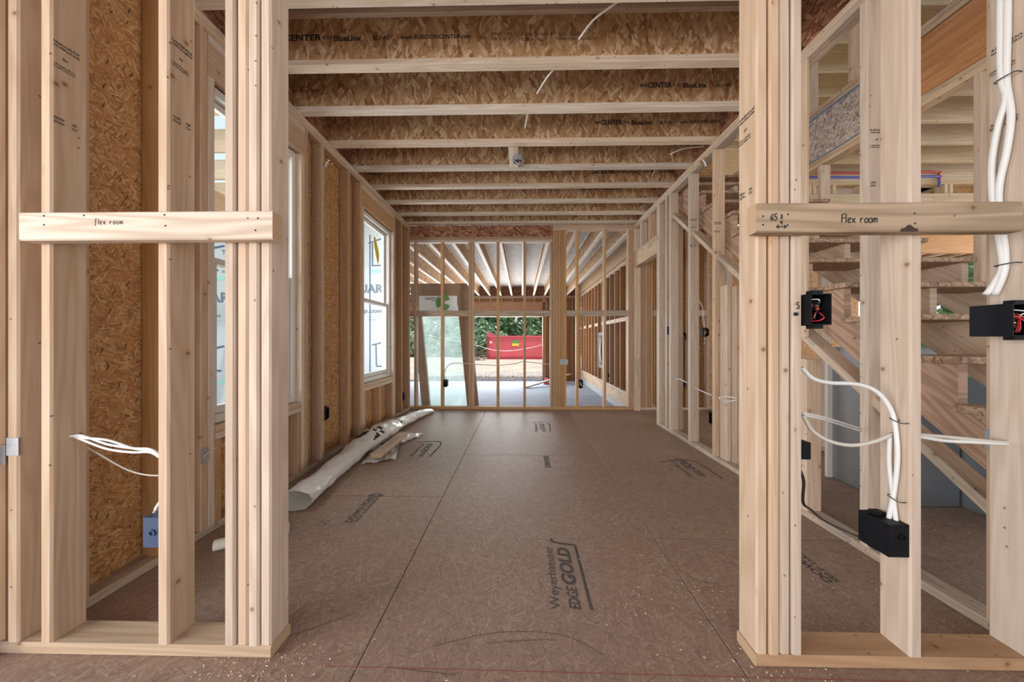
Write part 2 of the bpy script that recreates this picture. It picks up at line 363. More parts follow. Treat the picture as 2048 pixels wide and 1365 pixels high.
def box_vf(x, y, z, off=0):
    v = [(x[i], y[j], z[k]) for i in (0, 1) for j in (0, 1) for k in (0, 1)]
    f = [(0, 1, 3, 2), (4, 6, 7, 5), (0, 4, 5, 1), (2, 3, 7, 6), (0, 2, 6, 4), (1, 5, 7, 3)]
    return v, [tuple(q+off for q in t) for t in f]
def slab(name, x, y, z, mat, parent=None, kind=None):
    v, f = box_vf(x, y, z); c = ((x[0]+x[1])/2, (y[0]+y[1])/2, (z[0]+z[1])/2)
    return mesh_obj(name, v, f, mat, parent, c, kind=kind)
def smooth_path(pts, n=6):
    pts = [Vector(p) for p in pts]; P = [pts[0]*2-pts[1]] + pts + [pts[-1]*2-pts[-2]]; out = []
    for i in range(1, len(P)-2):
        for k in range(n):
            t = k/n; a, b, c, d = P[i-1], P[i], P[i+1], P[i+2]
            out.append(0.5*((2*b)+(c-a)*t+(2*a-5*b+4*c-d)*t*t+(3*b-a-3*c+d)*t**3))
    out.append(pts[-1]); return out
def tube_vf(path, r, n=8, off=0):
    v, f = [], []; up = Vector((0.13, 0.21, 0.97))
    for i, p in enumerate(path):
        t = (path[min(i+1, len(path)-1)]-path[max(i-1, 0)]).normalized()
        s = t.cross(up)
        if s.length < 1e-3: s = t.cross(Vector((1, 0, 0)))
        s.normalize(); w = t.cross(s)
        rr = r[i] if isinstance(r, list) else r
        for k in range(n):
            a = 2*math.pi*k/n; v.append(p+s*math.cos(a)*rr+w*math.sin(a)*rr)
    for i in range(len(path)-1):
        for k in range(n):
            a, b = i*n+k, i*n+(k+1) % n; f.append((off+a, off+b, off+b+n, off+a+n))
    f.append(tuple(off+k for k in range(n))); f.append(tuple(off+(len(path)-1)*n+k for k in range(n)))
    return v, f
def tube(name, pts, r, mat, parent=None, seg=6, n=8):
    path = smooth_path(pts, seg); v, f = tube_vf(path, r, n)
    return mesh_obj(name, v, f, mat, parent, path[0], smooth=True)
def cable(pts, label, r=0.0042, mat='cable', group=None, name='cable', cat='cable'):
    return tag(tube(name, pts, r, mat), label, cat, group)
TXT = {}
def text_mesh(body, bold=0.0, shear=0.0, spacing=1.0):
    k = (body, bold, shear, spacing)
    if k not in TXT:
        c = bpy.data.curves.new('t', 'FONT'); c.body = body; c.size = 1; c.offset = bold; c.shear = shear; c.resolution_u = 3; c.space_character = spacing; c.fill_mode = 'FRONT'
        o = bpy.data.objects.new('t', c); COL.objects.link(o)
        dg = bpy.context.evaluated_depsgraph_get(); me = bpy.data.meshes.new_from_object(o.evaluated_get(dg))
        bpy.data.objects.remove(o); bpy.data.curves.remove(c)
        xs = [v.co.x for v in me.vertices]; ys = [v.co.y for v in me.vertices]
        TXT[k] = (me, min(xs), max(xs), min(ys), max(ys))
    return TXT[k]
def text_on(items, origin, xdir, ydir, mat, parent, name='printed_text', lift=0.0006, label=None):
    """items: (body, x0, x1, y0, height, bold) in metres on the plane origin + x*xdir + y*ydir; one mesh of flat print"""
    xd, yd = Vector(xdir).normalized(), Vector(ydir).normalized(); nd = xd.cross(yd); V, Fc = [], []
    for it in items:
        body, x0, x1, y0, h, bold = it[:6]; me, a, b, c, d = text_mesh(body, bold, it[6] if len(it) > 6 else 0.0)
        sx = (x1-x0)/(b-a); sy = h/(d-c) if h else sx; off = len(V)
        V += [Vector(origin)+xd*(x0+(v.co.x-a)*sx)+yd*(y0+(v.co.y-c)*sy)+nd*lift for v in me.vertices]
        Fc += [tuple(off+i for i in p.vertices) for p in me.polygons]
    o = mesh_flat(name, V, Fc, mat, parent, Vector(origin))
    if label: o['label'] = label
    return o
def mesh_flat(name, V, Fc, mat, parent, loc):
    me = bpy.data.meshes.new(name); L = Vector(loc); me.from_pydata([tuple(v-L) for v in V], [], Fc); me.materials.append(M[mat])
    return link(name, me, parent, L)
def strokes(lines, origin, xdir, ydir, w, mat, parent, name='handwritten_print', lift=0.0008):
    """pen strokes: polylines of 2-D points (metres) drawn as flat ribbons"""
    xd, yd = Vector(xdir).normalized(), Vector(ydir).normalized(); nd = xd.cross(yd); V, Fc = [], []
    for li, pl in enumerate(lines):
        P = smooth_path([(p[0], p[1], 0) for p in pl], 4) if len(pl) > 2 else [Vector((p[0], p[1], 0)) for p in pl]
        off = len(V)
        for i, p in enumerate(P):
            t = (P[min(i+1, len(P)-1)]-P[max(i-1, 0)]).normalized(); s = Vector((-t.y, t.x, 0))*w/2
            for q in (p+s, p-s): V.append(Vector(origin)+xd*q.x+yd*q.y+nd*(lift+li*2e-5))
        for i in range(len(P)-1): Fc.append((off+2*i, off+2*i+1, off+2*i+3, off+2*i+2))
    return mesh_flat(name, V, Fc, mat, parent, Vector(origin))
def ptext(items, Y, parent, mat='ink', name='printed_text'):
    """print on a face at depth Y that looks back along -Y: (body, px0, px1, baseline px, height px, bold)"""
    o = at(1032, 681, Y=Y); o.y = Y; out = []
    for it in items:
        a = at(it[1], it[3], Y=Y); b = at(it[2], it[3], Y=Y); h = at(it[1], it[3]-it[4], Y=Y).z-a.z
        out.append((it[0], a.x, b.x, a.z, h, it[5]))
    return text_on(out, (0, Y, 0), (1, 0, 0), (0, 0, 1), mat, parent, name)
def stamp(parent, origin, xdir, ydir, w=0.06, seed=0):
    """illegible small grade stamp: rows of tiny printed ticks"""
    rnd = random.Random(seed); L = []
    for row, (yy, frac, hgt) in enumerate(((0, 1.0, .009), (-.012, 1.0, .008), (-.046, .5, .009), (-.072, .8, .005), (-.081, .8, .005), (-.252, .9, .009), (-.265, .9, .009))):
        x = 0.0 if row not in (2,) else w*.35
        while x < w*frac:
            q = rnd.random()
            if row > 4 and w*.38 < x < w*.62: x += .006; continue
            L.append([(x, yy), (x+rnd.uniform(-.001, .002), yy+hgt*rnd.uniform(.6, 1))])
            if q > .4: L.append([(x, yy+hgt*rnd.choice((0, .5, 1))), (x+.003, yy+hgt*rnd.choice((0, .5, 1)))])
            x += .0042
    return strokes(L, origin, xdir, ydir, .0019, 'ink_faded', parent, 'grade_stamp')
# ================================================================ THE SETTING
CE = 2.74                      # top of the wall plates
YF0, YF1 = 1.021, 1.110        # near partition
YB0, YB1 = 4.750, 4.839        # far partition
XL0, XL1 = -1.749, -1.660      # outside wall with the two windows
XR0, XR1 = 1.650, 1.739        # wall in front of the stairs
# ---- floor: strand-board sheets on a dark base, seams open 3 mm
floor = slab('floor', (-4.2, 9.4), (-4.2, 4.83), (-0.30, -0.0225), 'osb_rim', kind='structure')
floor.data.materials[0] = M['osb_rim']
cols = [(-4.2, -2.957), (-2.957, -1.738), (-1.738, -0.519), (-0.519, 0.690), (0.690, 1.909), (1.909, 3.128), (3.128, 4.347), (4.347, 5.566), (5.566, 6.785), (6.785, 8.0), (8.0, 9.4)]
ysp = {2: [-4.2, -2.78, -0.342, 2.096, 4.534, 4.83], 3: [-4.2, -2.006, 0.432, 2.87, 4.83], 4: [-4.2, -3.2, -0.765, 1.673, 2.87, 4.83]}
for ci, (a, b) in enumerate(cols):
    ys = ysp.get(ci, [-4.2, -2.4, -0.2, 2.2, 4.83] if ci % 2 else [-4.2, -3.6, -1.2, 1.2, 3.6, 4.83])
    for y0, y1 in zip(ys, ys[1:]):
        board('floor_panel', (a+.0015, b-.0015), (y0+.0026, y1-.0026), (-0.0225, 0.0), 'osb_floor', floor, axis=1, chamfer=0.0012, end=None)
def fl(px, py): return at(px, py, Z=0)
def floor_text(items, px, py, mat='ink_faded', name='printed_text', flip=False):
    o = fl(px, py); return text_on(items, (o.x, o.y, 0), (0, -1 if flip else 1, 0), (1 if flip else -1, 0, 0), mat, floor, name, 0.0007)
a0 = fl(1131, 1220)
floor_text([('Weyerhaeuser', 0.0, .375, 0.004, .052, 0.0), ('EDGE', 0.0, .115, -.062, .045, .02, .25), ('GOLD', .125, .365, -.066, .062, .035, .2)], 1131, 1220)
strokes([[(a0.x-.012, a0.y+.44), (a0.x-.004, a0.y+.41), (a0.x+.10, a0.y+.385)], [(a0.x+.10, a0.y+.39), (a0.x+.10, a0.y-.0)]], (0, 0, 0), (1, 0, 0), (0, 1, 0), .012, 'ink_faded', floor, 'printed_rule', 0.0009)
b0 = fl(848, 914)
floor_text([('EDGE', 0, .10, .0, .04, .02, .25), ('GOLD', .11, .36, .0, .06, .035, .2), ('Weyerhaeuser', 0, .36, .075, .05, 0.0)], 845, 914)
strokes([[(b0.x-.19, b0.y+.40), (b0.x+.05, b0.y+.40), (b0.x+.05, b0.y)]], (0, 0, 0), (1, 0, 0), (0, 1, 0), .014, 'ink_faded', floor, 'printed_rule', 0.0009)
c0 = fl(1092, 864)
floor_text([('EDGE', 0, .10, .0, .04, .02, .25), ('GOLD', .11, .36, .0, .06, .035, .2), ('Weyerhaeuser', 0, .36, .075, .05, 0.0)], 1092, 864)
strokes([[(c0.x-.16, c0.y+.40), (c0.x+.05, c0.y+.40), (c0.x+.05, c0.y)]], (0, 0, 0), (1, 0, 0), (0, 1, 0), .014, 'ink_faded', floor, 'printed_rule', 0.0009)
d0 = fl(1372, 926)
floor_text([('Weyerhaeuser', -.02, .36, -.13, .055, 0.0), ('EDGE', 0, .11, -.05, .04, .02, .25), ('GOLD', .12, .36, -.055, .06, .035, .2)][:0] + [('GOLD', .10, .34, 0, .075, .035, .2), ('EDGE', -.03, .08, 0, .05, .02, .25), ('Weyerhaeuser', -.05, .34, .09, .05, 0.0)], 1408, 950, flip=False)
d1 = fl(1440, 958)
strokes([[(d1.x-.30, d1.y+.32), (d1.x-.12, d1.y+.36), (d1.x-.0, d1.y+.33), (d1.x+.02, d1.y)]], (0, 0, 0), (1, 0, 0), (0, 1, 0), .012, 'ink_faded', floor, 'printed_rule', 0.0009)
floor_text([('DOWN PORE', 0, .30, .0, .045, .03), ('SELF-DRAINING', 0, .30, -.03, .022, .02)], 703, 1046)
e0 = fl(703, 1046)
strokes([[(e0.x-.055, e0.y+.31), (e0.x+.045, e0.y+.31)], [(e0.x-.055, e0.y+.31), (e0.x-.005, e0.y+.345)], [(e0.x-.005, e0.y+.345), (e0.x+.045, e0.y+.31)]], (0, 0, 0), (1, 0, 0), (0, 1, 0), .012, 'ink_faded', floor, 'printed_arrow', 0.0009)
floor_text([('DOWN PORE', 0, .26, .0, .05, .03)], 1103, 936)
floor_text([('DOWN PORE', 0, .34, .0, .035, .03), ('SELF-DRAINING', 0, .34, -.03, .022, .02)], 1668, 1166)
floor_text([('US', 0, .05, .0, .05, 0.0)], 650, 1052, mat='pencil')
strokes([[(-.62, 1.0), (1.2, .985)]], (0, 0, 0), (1, 0, 0), (0, 1, 0), .0025, 'chalk', floor, 'chalk_line')
strokes([[(-.30, 1.07), (-.12, 1.12), (.05, 1.13), (.17, 1.11), (.27, 1.05)], [(-.12, 1.085), (.05, 1.10), (.12, 1.10)], [(-.42, 1.0), (-.2, .98)], [(.72, 1.42), (.76, 1.38), (.84, 1.37)], [(.6, 1.43), (.64, 1.40)], [(.05, 1.66), (.13, 1.655), (.15, 1.62)], [(-.95, 1.02), (-.62, 1.2)]], (0, 0, 0), (1, 0, 0), (0, 1, 0), .002, 'pencil', floor, 'pencil_mark')

# ---- ceiling: I-joists with strand-board webs
ceiling = empty('ceiling', (0, 0, CE), 'structure')
deck_m = M['deck']
def i_joist(parent, name, axis, cross, a, b, z, depth=.356, fw=.0635, ft=.038, web='osb_web', fl_mat='flange'):
    """axis 0: runs along X at Y=cross; axis 1: runs along Y at X=cross"""
    t = .0055
    def bx(c0, c1, z0, z1, m, p, nm, ch=.002):
        x, y = ((a, b), (cross+c0, cross+c1)) if axis == 0 else ((cross+c0, cross+c1), (a, b))
        return board(nm, x, y, (z0, z1), m, p, axis=axis, chamfer=ch)
    w = bx(-t, t, z+ft-.012, z+depth-ft+.012, web, parent, name, .0002)
    bx(-fw/2, fw/2, z, z+ft, fl_mat, w, 'bottom_flange', .003)
    bx(-fw/2, fw/2, z+depth-ft, z+depth, fl_mat, w, 'top_flange', .003)
    return w
JY = [1.60, 2.0, 2.39, 2.795, 3.20, 3.585, 3.98, 4.36, 4.70]
joists = {}
for k, y in enumerate([-2.0, -1.6, -1.2, -0.8, -0.4, 0.0, 0.4, 0.8, 1.2] + JY):
    joists[y] = i_joist(ceiling, 'floor_joist', 0, y, XL0+.032, XR1-.032, CE)
slab('floor_deck', (-2.2, XR1), (-3.4, 4.84), (CE+.356, CE+.38), 'deck', ceiling)
for y0, y1 in ((-2.2, 0.2), (0.2, 2.6), (2.6, 4.84)):
    board('rim_board', (XL0, XL0+.031), (y0+.001, y1-.001), (CE, CE+.355), 'osb_rim', ceiling, axis=1, chamfer=.001, end=None)
    board('rim_board', (XR1-.031, XR1), (y0+.001, y1-.001), (CE, CE+.355), 'osb_rim', ceiling, axis=1, chamfer=.001, end=None)
def jt(y, items): ptext(items, y-.0058, joists[y], 'ink')
jt(2.0, [('onCENTER', 545, 643, 83, 13, .03), ('® by', 645, 664, 82, 12, .01), ('BlueLinx', 668, 722, 83, 12, .03), ('BLI 40', 746, 777, 81, 9, .01), ('www.BUILDONCENTER.com', 800, 942, 79, 9, .02), ('APA', 957, 973, 79, 7, 0),
         ('MILL 1052', 983, 1031, 71, 6, 0), ('PR-L274', 984, 1021, 81, 6, 0), ('CCMC 13032-R', 1043, 1106, 72, 6, 0), ('ESR-1742', 1043, 1085, 82, 6, 0), ('24022267', 1117, 1160, 72, 6, 0), ('MADE IN CANADA', 1117, 1192, 81, 6, 0)])
jt(2.39, [('240222055', 578, 616, 177, 5, 0), ('MADE IN CANADA', 577, 640, 185, 5, 0), ('on', 1280, 1294, 174, 6, .02), ('CENTER', 1295, 1344, 176, 11, .03), ('® by', 1346, 1362, 175, 9, .01), ('BlueLinx', 1366, 1414, 176, 10, .03), ('BLI 40', 1433, 1460, 174, 7, .01)])
jt(2.795, [('on', 1188, 1200, 248, 5, .02), ('CENTER', 1201, 1245, 250, 10, .03), ('® by', 1247, 1260, 249, 8, .01), ('BlueLinx', 1263, 1304, 250, 9, .03), ('BLI 40', 1320, 1343, 248, 6, .01), ('www.BUILDONCENTER.com', 1360, 1460, 247, 6, .02)])
jt(3.585, [('onCENTER', 1185, 1232, 348, 8, .03), ('by BlueLinx', 1234, 1275, 348, 7, .02), ('BLI 40', 1287, 1307, 346, 5, 0), ('www.BUILDONCENTER.com', 1318, 1352, 346, 5, .01), ('MADE IN CANADA', 735, 765, 350, 4, 0)])
jt(3.98, [('onCENTER', 1160, 1198, 381, 5, .02), ('by BlueLinx', 1204, 1240, 381, 4, .01)])

# ---- near partition, left of the opening
wall_front = empty('wall_front', (0, YF0, 0), 'structure')
def near_stud(x0, x1, z0=.038, z1=CE-.076, mat='stud', y=(YF0, YF1), name='stud'):
    return board(name, (x0, x1), y, (z0, z1), mat, wall_front, chamfer=.0055)
board('bottom_plate', (-1.80, -.811), (YF0-.001, YF1), (0, .038), 'plate', wall_front)
board('bottom_plate', (.738, 1.80), (YF0-.001, YF1), (0, .038), 'stud_dark', wall_front)
for z0 in (CE-.076, CE-.038): board('top_plate', (-1.80, 1.80), (YF0, YF1), (z0, z0+.0375), 'plate', wall_front)
near_stud(-1.80, -1.712, y=(YF0+.005, YF0+.043), mat='stud_warm')
near_stud(-1.690, -1.652); sA = near_stud(-1.578, -1.540); sB = near_stud(-1.187, -1.149)
for i, x in enumerate((-.966, -.9265, -.8875, -.8495)): near_stud(x, x+.0345, mat='stud', y=(YF0+(.004 if i % 2 else 0), YF1))
for i, (x, w) in enumerate(((.742, .035), (.7812, .0315), (.8168, .0315), (.852, .032))): near_stud(x, x+w, mat='stud', y=(YF0+(.003, 0, .004, .001)[i], YF1))
sD = near_stud(1.214, 1.252); sE = near_stud(1.576, 1.614)
for px_, st, X, py_ in ((107, sA, -1.540, 82), (345, sB, -1.149, 80)):
    q = at(px_, py_, X=X); stamp(st, (X, q.y, q.z), (0, 1, 0), (0, 0, 1), .062, px_)
pst = [o for o in wall_front.children if abs(o.location.x-.7595) < .004][0]
q = at(1478, 248, X=.742); stamp(pst, (.742, q.y-.004, q.z), (0, -1, 0), (0, 0, 1), .068, 9)
q = at(1984, 105, X=1.576); stamp(sE, (1.576, q.y, q.z), (0, -1, 0), (0, 0, 1), .066, 12)

# ---- outside wall with two windows
wall_left = empty('wall_left', (XL1, 1.1, 0), 'structure')
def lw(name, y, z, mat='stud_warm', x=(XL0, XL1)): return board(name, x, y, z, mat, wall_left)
lw('bottom_plate', (YF1+.002, YB0-.002), (0, .038), 'plate')
for z0 in (CE-.076, CE-.038): lw('top_plate', (YF1+.002, YB0-.002), (z0, z0+.0375), 'plate')
ZT = CE-.0765
for y in (1.165, 1.44, 2.63, 3.035, 4.40, 4.70): lw('stud', (y, y+.038), (.0385, ZT))
WIN = [(1.705, 2.385), (3.35, 4.115)]; WZ0, WZ1 = .565, 2.44
for a, b in WIN:
    lw('king_stud', (a-.0775, a-.039), (.0385, ZT)); lw('trimmer_stud', (a-.0385, a), (.0385, WZ1-.001), 'stud')
    lw('trimmer_stud', (b, b+.0385), (.0385, WZ1-.001), 'stud'); lw('king_stud', (b+.039, b+.0775), (.0385, ZT))
    board('header', (XL1-.039, XL1-.001), (a-.0385, b+.0385), (WZ1, ZT-.045), 'stud_warm', wall_left); lw('header_plate', (a-.0385, b+.0385), (ZT-.0445, ZT-.001), 'stud')
    board('header', (XL0+.001, XL0+.039), (a-.0385, b+.0385), (WZ1, ZT-.045), 'stud_warm', wall_left)
    for z0 in (WZ0-.077, WZ0-.038): lw('sill_plate', (a+.0005, b-.0005), (z0, z0+.0375), 'stud')
    n = 3
    for i in range(n):
        y = a+.0005+(b-a-.039)*i/(n-1); lw('cripple_stud', (y, y+.038), (.0385, WZ0-.0775))
for y0, y1 in ((0.95, 1.458), (1.46, 1.664)): slab('sheathing_panel', (XL0-.012, XL0-.0005), (y0, y1), (-.25, CE+.34), 'osb_wall', wall_left)
for (a, b), c in zip(WIN, (2.90, 4.84)):
    slab('sheathing_panel', (XL0-.012, XL0-.0005), (a-.039, b+.041), (-.25, WZ0-.02), 'osb_wall', wall_left)
    slab('sheathing_panel', (XL0-.012, XL0-.0005), (a-.039, b+.041), (WZ1+.005, CE+.34), 'osb_wall', wall_left)
    slab('sheathing_panel', (XL0-.012, XL0-.0005), (b+.043, c), (-.25, CE+.34), 'osb_wall', wall_left)
slab('sheathing_panel', (XL0-.012, XL0-.0005), (2.903, WIN[1][0]-.041), (-.25, CE+.34), 'osb_wall', wall_left)
for i, (a, b) in enumerate(WIN):
    w = empty('window_%d' % (i+1), (XL0, (a+b)/2, WZ0), 'structure')
    def fr(nm, y, z, x=(XL0-.045, XL0+.048), m='vinyl', p=w): return board(nm, x, y, z, m, p, end=None)
    fr('jamb', (a+.001, a+.040), (WZ0+.002, WZ1-.001), m='vinyl_tan' if i == 0 else 'vinyl'); fr('jamb', (b-.040, b-.001), (WZ0+.002, WZ1-.001))
    fr('head', (a+.0405, b-.0405), (WZ1-.045, WZ1-.001)); fr('sill', (a+.0405, b-.0405), (WZ0+.002, WZ0+.05))
    zm = 1.475; A, B = a+.041, b-.041
    for nm, z0, z1, x in (('lower_sash', WZ0+.051, zm+.02, (XL0+.002, XL0+.030)), ('upper_sash', zm-.02, WZ1-.046, (XL0-.032, XL0-.002))):
        s = fr(nm, (A, B), (z0, z0+.045 if nm[0] == 'l' else z0+.036), x)
        fr('stile', (A, A+.034), (z0+.046, z1-.037), x, p=s); fr('stile', (B-.034, B), (z0+.046, z1-.037), x, p=s)
        fr('rail', (A, B), (z1-.036, z1), x, p=s)
        xc = (x[0]+x[1])/2
        slab('pane', (xc-.002, xc+.002), (A+.034, B-.034), (z0+.036, z1-.036), 'glass', s)
    if i == 1:
        p = at(753, 490, X=XL0+.0); V = []; Fc = []
        for k in range(9):
            t = k/8; yy = p.y-.05+.11*t; zz = 2.26-.30*t**.8; wd = .012+.075*math.sin(math.pi*min(1, t*.9+.12))
            V += [(XL0-.012, yy-wd*.2, zz+.0), (XL0-.012, yy+wd, zz+.01), (XL0-.010, yy+wd, zz+.01), (XL0-.010, yy-wd*.2, zz)]
        for k in range(8):
            for q in range(4): Fc.append((4*k+q, 4*k+(q+1) % 4, 4*k+4+(q+1) % 4, 4*k+4+q))
        mesh_obj('sticker', V, Fc, 'yellow', w, (XL0, p.y, 2.2))

# ---- far partition towards the garage
wall_back = empty('wall_back', (0, YB0, 0), 'structure')
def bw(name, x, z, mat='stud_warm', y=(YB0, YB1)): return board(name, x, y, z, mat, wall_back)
bw('bottom_plate', (XL0, 1.655), (0, .038), 'stud_warm')
bw('header', (-1.705, .462), (2.572, CE-.002), 'osb_rim', (YB0+.001, YB0+.045)); bw('header', (-1.705, .462), (2.572, CE-.002), 'osb_rim', (YB0+.046, YB1))
bw('top_plate', (-1.705, .462), (2.533, 2.5715)); bw('top_plate', (-1.705, .462), (2.494, 2.5325), 'stud')
bw('top_plate', (.4635, 1.655), (CE-.038, CE)); bw('top_plate', (.4635, 1.655), (CE-.0765, CE-.0385), 'stud')
FS = [(-1.744, -1.706, 2), (-1.606, -1.568, 0), (-1.206, -1.168, 0), (-.790, -.752, 0), (-.751, -.713, 0), (-.372, -.334, 0), (.026, .064, 0), (.424, .4615, 0)]
for x0, x1, t in FS: bw('stud', (x0, x1), (.0385, 2.4935 if t == 0 else CE-.078))
for i in range(5): bw('stud', (.464+i*.0395, .5022+i*.0395), (.0385, CE-.077))
for x0 in (.808, 1.214, 1.575, 1.6125): bw('stud', (x0, x0+.0375), (.0385, CE-.077), 'stud_warm')
edges = [-1.706, -1.606, -1.568, -1.206, -1.168, -.790, -.713, -.372, -.334, .026, .064, .424]
for q in range(0, 12, 2): bw('blocking', (edges[q]+.001, edges[q+1]-.001), (1.385, 1.473), 'brace_old', (YB0+.004, YB0+.042))
for x0, x1 in ((.662, .808), (.8455, 1.214), (1.2515, 1.575)): bw('blocking', (x0+.001, x1-.001), (1.385, 1.473), 'brace_old', (YB0+.004, YB0+.042))

# ---- wall in front of the stairs, with its raked plate and the door opening at the far end
wall_right = empty('wall_right', (XR0, 1.1, 0), 'structure')
def rw(name, y, z, mat='stud_warm', x=(XR0, XR1)): return board(name, x, y, z, mat, wall_right)
rw('bottom_plate', (YF1+.002, 3.945), (0, .038), 'plate')
for z0 in (CE-.076, CE-.038): rw('top_plate', (YF1+.002, YB0-.002), (z0, z0+.0375), 'plate')
rw('stud', (1.13, 1.168), (.0385, ZT), 'stud')
for y in (1.556, 2.765, 3.165): rw('stud', (y, y+.038), (.0385, ZT), 'stud')
rw('stud', (1.885, 1.923), (.0385, .92), 'stud'); board('stud', (XR0, XR0+.019), (1.885, 1.923), (1.05, ZT), 'stud', wall_right)
for y in (3.574, 3.67, 3.868): rw('stud', (y, y+.038), (.0385, ZT), 'stud')
board('stud', (XR1+.001, XR1+.05), (3.574, 3.612), (.0385, 2.4), 'stud_warm', wall_right)
rw('trimmer_stud', (3.907, 3.945), (.0385, 2.095), 'plate'); rw('trimmer_stud', (4.710, 4.748), (0, 2.095), 'plate')
board('header', (XR0, XR0+.038), (3.907, 4.748), (2.10, 2.325), 'plate', wall_right); board('header', (XR0+.051, XR1), (3.907, 4.748), (2.10, 2.325), 'plate', wall_right)
for y in (3.907, 4.16, 4.45, 4.710): rw('cripple_stud', (y, y+.038), (2.326, ZT), 'stud')
rake = lambda y: .83*y-.578       # underside of the raked plate
cs, sn = math.cos(math.atan(.83)), math.sin(math.atan(.83))
ya, yb = 1.02, 3.60
board_between('raked_plate', (XR0+.066, ya, rake(ya)+.025), (XR0+.066, yb, rake(yb)+.025), .088, .038, 'plate', wall_right)
for x, y, h in ((1.682, 2.655, 1.485), (1.722, 2.60, 1.47), (1.762, 2.56, 1.46), (1.802, 2.52, 1.44)):
    board('short_stud', (x, x+.038), (y, y+.089), (.0385 if x < XR1-.04 else 0.0, h), 'stud', wall_right)
for st, px_, py_ in ((2.765, 1428, 446), (3.165, 1380, 440), (1.556, 1741, 262)):
    o = [c for c in wall_right.children if c.name.startswith('stud') and abs(c.location.y+1.1-(st+.019)) < .002][0]
    q = at(px_, py_, Y=st); stamp(o, (q.x, st, q.z), (1, 0, 0), (0, 0, 1), .062, px_)

# ---- far side of the stairs and the rooms beyond
XS0, XS1 = 2.790, 2.879
wall_stair = empty('wall_stair', (XS0, 0, 0), 'structure')
def sw(name, y, z, mat='stud', x=(XS0, XS1)): return board(name, x, y, z, mat, wall_stair)
sw('bottom_plate', (.4, 4.75), (0, .038), 'plate')
for z0 in (CE-.076, CE-.038): sw('top_plate', (.2, 4.75), (z0, z0+.0375), 'plate')
for y in (.55, 1.36, 1.99, 2.62, 3.03, 3.55, 4.0, 4.42): sw('stud', (y, y+.038), (.0385, ZT), 'stud')
board('rim_board', (XS0, XS0+.036), (2.42, 4.75), (CE, CE+.405), 'osb_grey', wall_stair, axis=1, chamfer=.001, end=None)
slab('edge_seal', (XS0-.001, XS0+.037), (2.42, 4.75), (CE+.395, CE+.407), 'blue_edge', wall_stair)
slab('edge_seal', (XS0-.001, XS0+.037), (2.42, 4.75), (CE-.001, CE+.005), 'blue_edge', wall_stair)
board('laminated_beam', (XS0, XS0+.045), (-.3, 2.418), (CE+.001, CE+.400), 'lvl', wall_stair)
for z0 in (CE+.408, CE+.447): sw('bottom_plate', (-.3, 4.75), (z0, z0+.038), 'plate')
for y in (.3, .9, 1.3, 1.7, 2.1, 2.75, 3.15, 3.6, 4.1): sw('stud', (y, y+.038), (CE+.486, 5.6), 'stud')
board('raked_plate', (XS0+.0, XS1), (1.2, 1.24), (CE+.49, CE+.53), 'plate', wall_stair)
roof = slab('roof', (-2.6, 9.8), (-4.5, 12.6), (6.05, 6.08), 'ply', kind='structure')
for k in range(14):
    y = .6+.55*k; board('ceiling_joist', (1.4, 8.6), (y, y+.038), (5.62, 5.80), 'cream', roof)
# back room behind the stairs: framed wall with a header, pipes in its cripple studs, joists overhead
wall_kitchen = empty('wall_kitchen', (3, 3.42, 0), 'structure')
def kw(name, x, z, mat='cream', y=(3.42, 3.509)): return board(name, x, y, z, mat, wall_kitchen)
kz = at(1667, 388, Y=3.42).z
for z0 in (CE-.076, CE-.038): kw('top_plate', (XS1+.002, 6.4), (z0, z0+.0375))
kw('header', (XS1+.002, 4.30), (kz-.30, kz-.0385)); kw('header', (4.302, 5.6), (kz-.30, kz-.0385)); kw('header_plate', (XS1+.002, 5.6), (kz-.038, kz))
for x in (2.885, 2.93, 2.975, 3.02, 3.065, 3.27, 3.55, 3.84, 4.13, 4.42, 4.47, 4.95, 5.4): kw('cripple_stud', (x, x+.038), (kz+.0005, ZT))
for x in (2.90, 5.0, 5.56): kw('stud', (x, x+.038), (0, kz-.301))
slab('sheathing_panel', (4.55, 5.3), (3.50, 3.51), (kz+.001, ZT-.001), 'osb_wall', wall_kitchen)
ceiling_kitchen = empty('ceiling_kitchen', (4, 2.5, CE), 'structure')
for k in range(9):
    y = 1.10+.29*k; board('floor_joist', (XS1+.002, 6.6), (y, y+.038), (CE+.001, CE+.24), 'cream', ceiling_kitchen)
slab('floor_deck', (XS1, 9.3), (-.5, 4.84), (CE+.357, CE+.38), 'deck', ceiling_kitchen)
ceiling_living = empty('ceiling_living', (7, 6, CE), 'structure')
for k in range(11): i_joist(ceiling_living, 'floor_joist', 1, 5.6+.4*k, 3.52, 8.6, CE, web='osb_wall')
board('beam', (5.3, 9.6), (5.3, 5.39), (2.45, CE-.002), 'stud_warm', ceiling_living)
slab('floor_deck', (5.0, 9.9), (3.5, 8.7), (CE+.357, CE+.38), 'deck', ceiling_living)
for x in (5.9, 7.2, 8.5, 9.5): board('post', (x, x+.089), (8.5, 8.589), (-.3, CE-.002), 'stud', ceiling_living)
slab('floor_living', (5.0, 9.4), (4.835, 8.7), (-.3, 0.0), 'osb_floor', kind='structure')
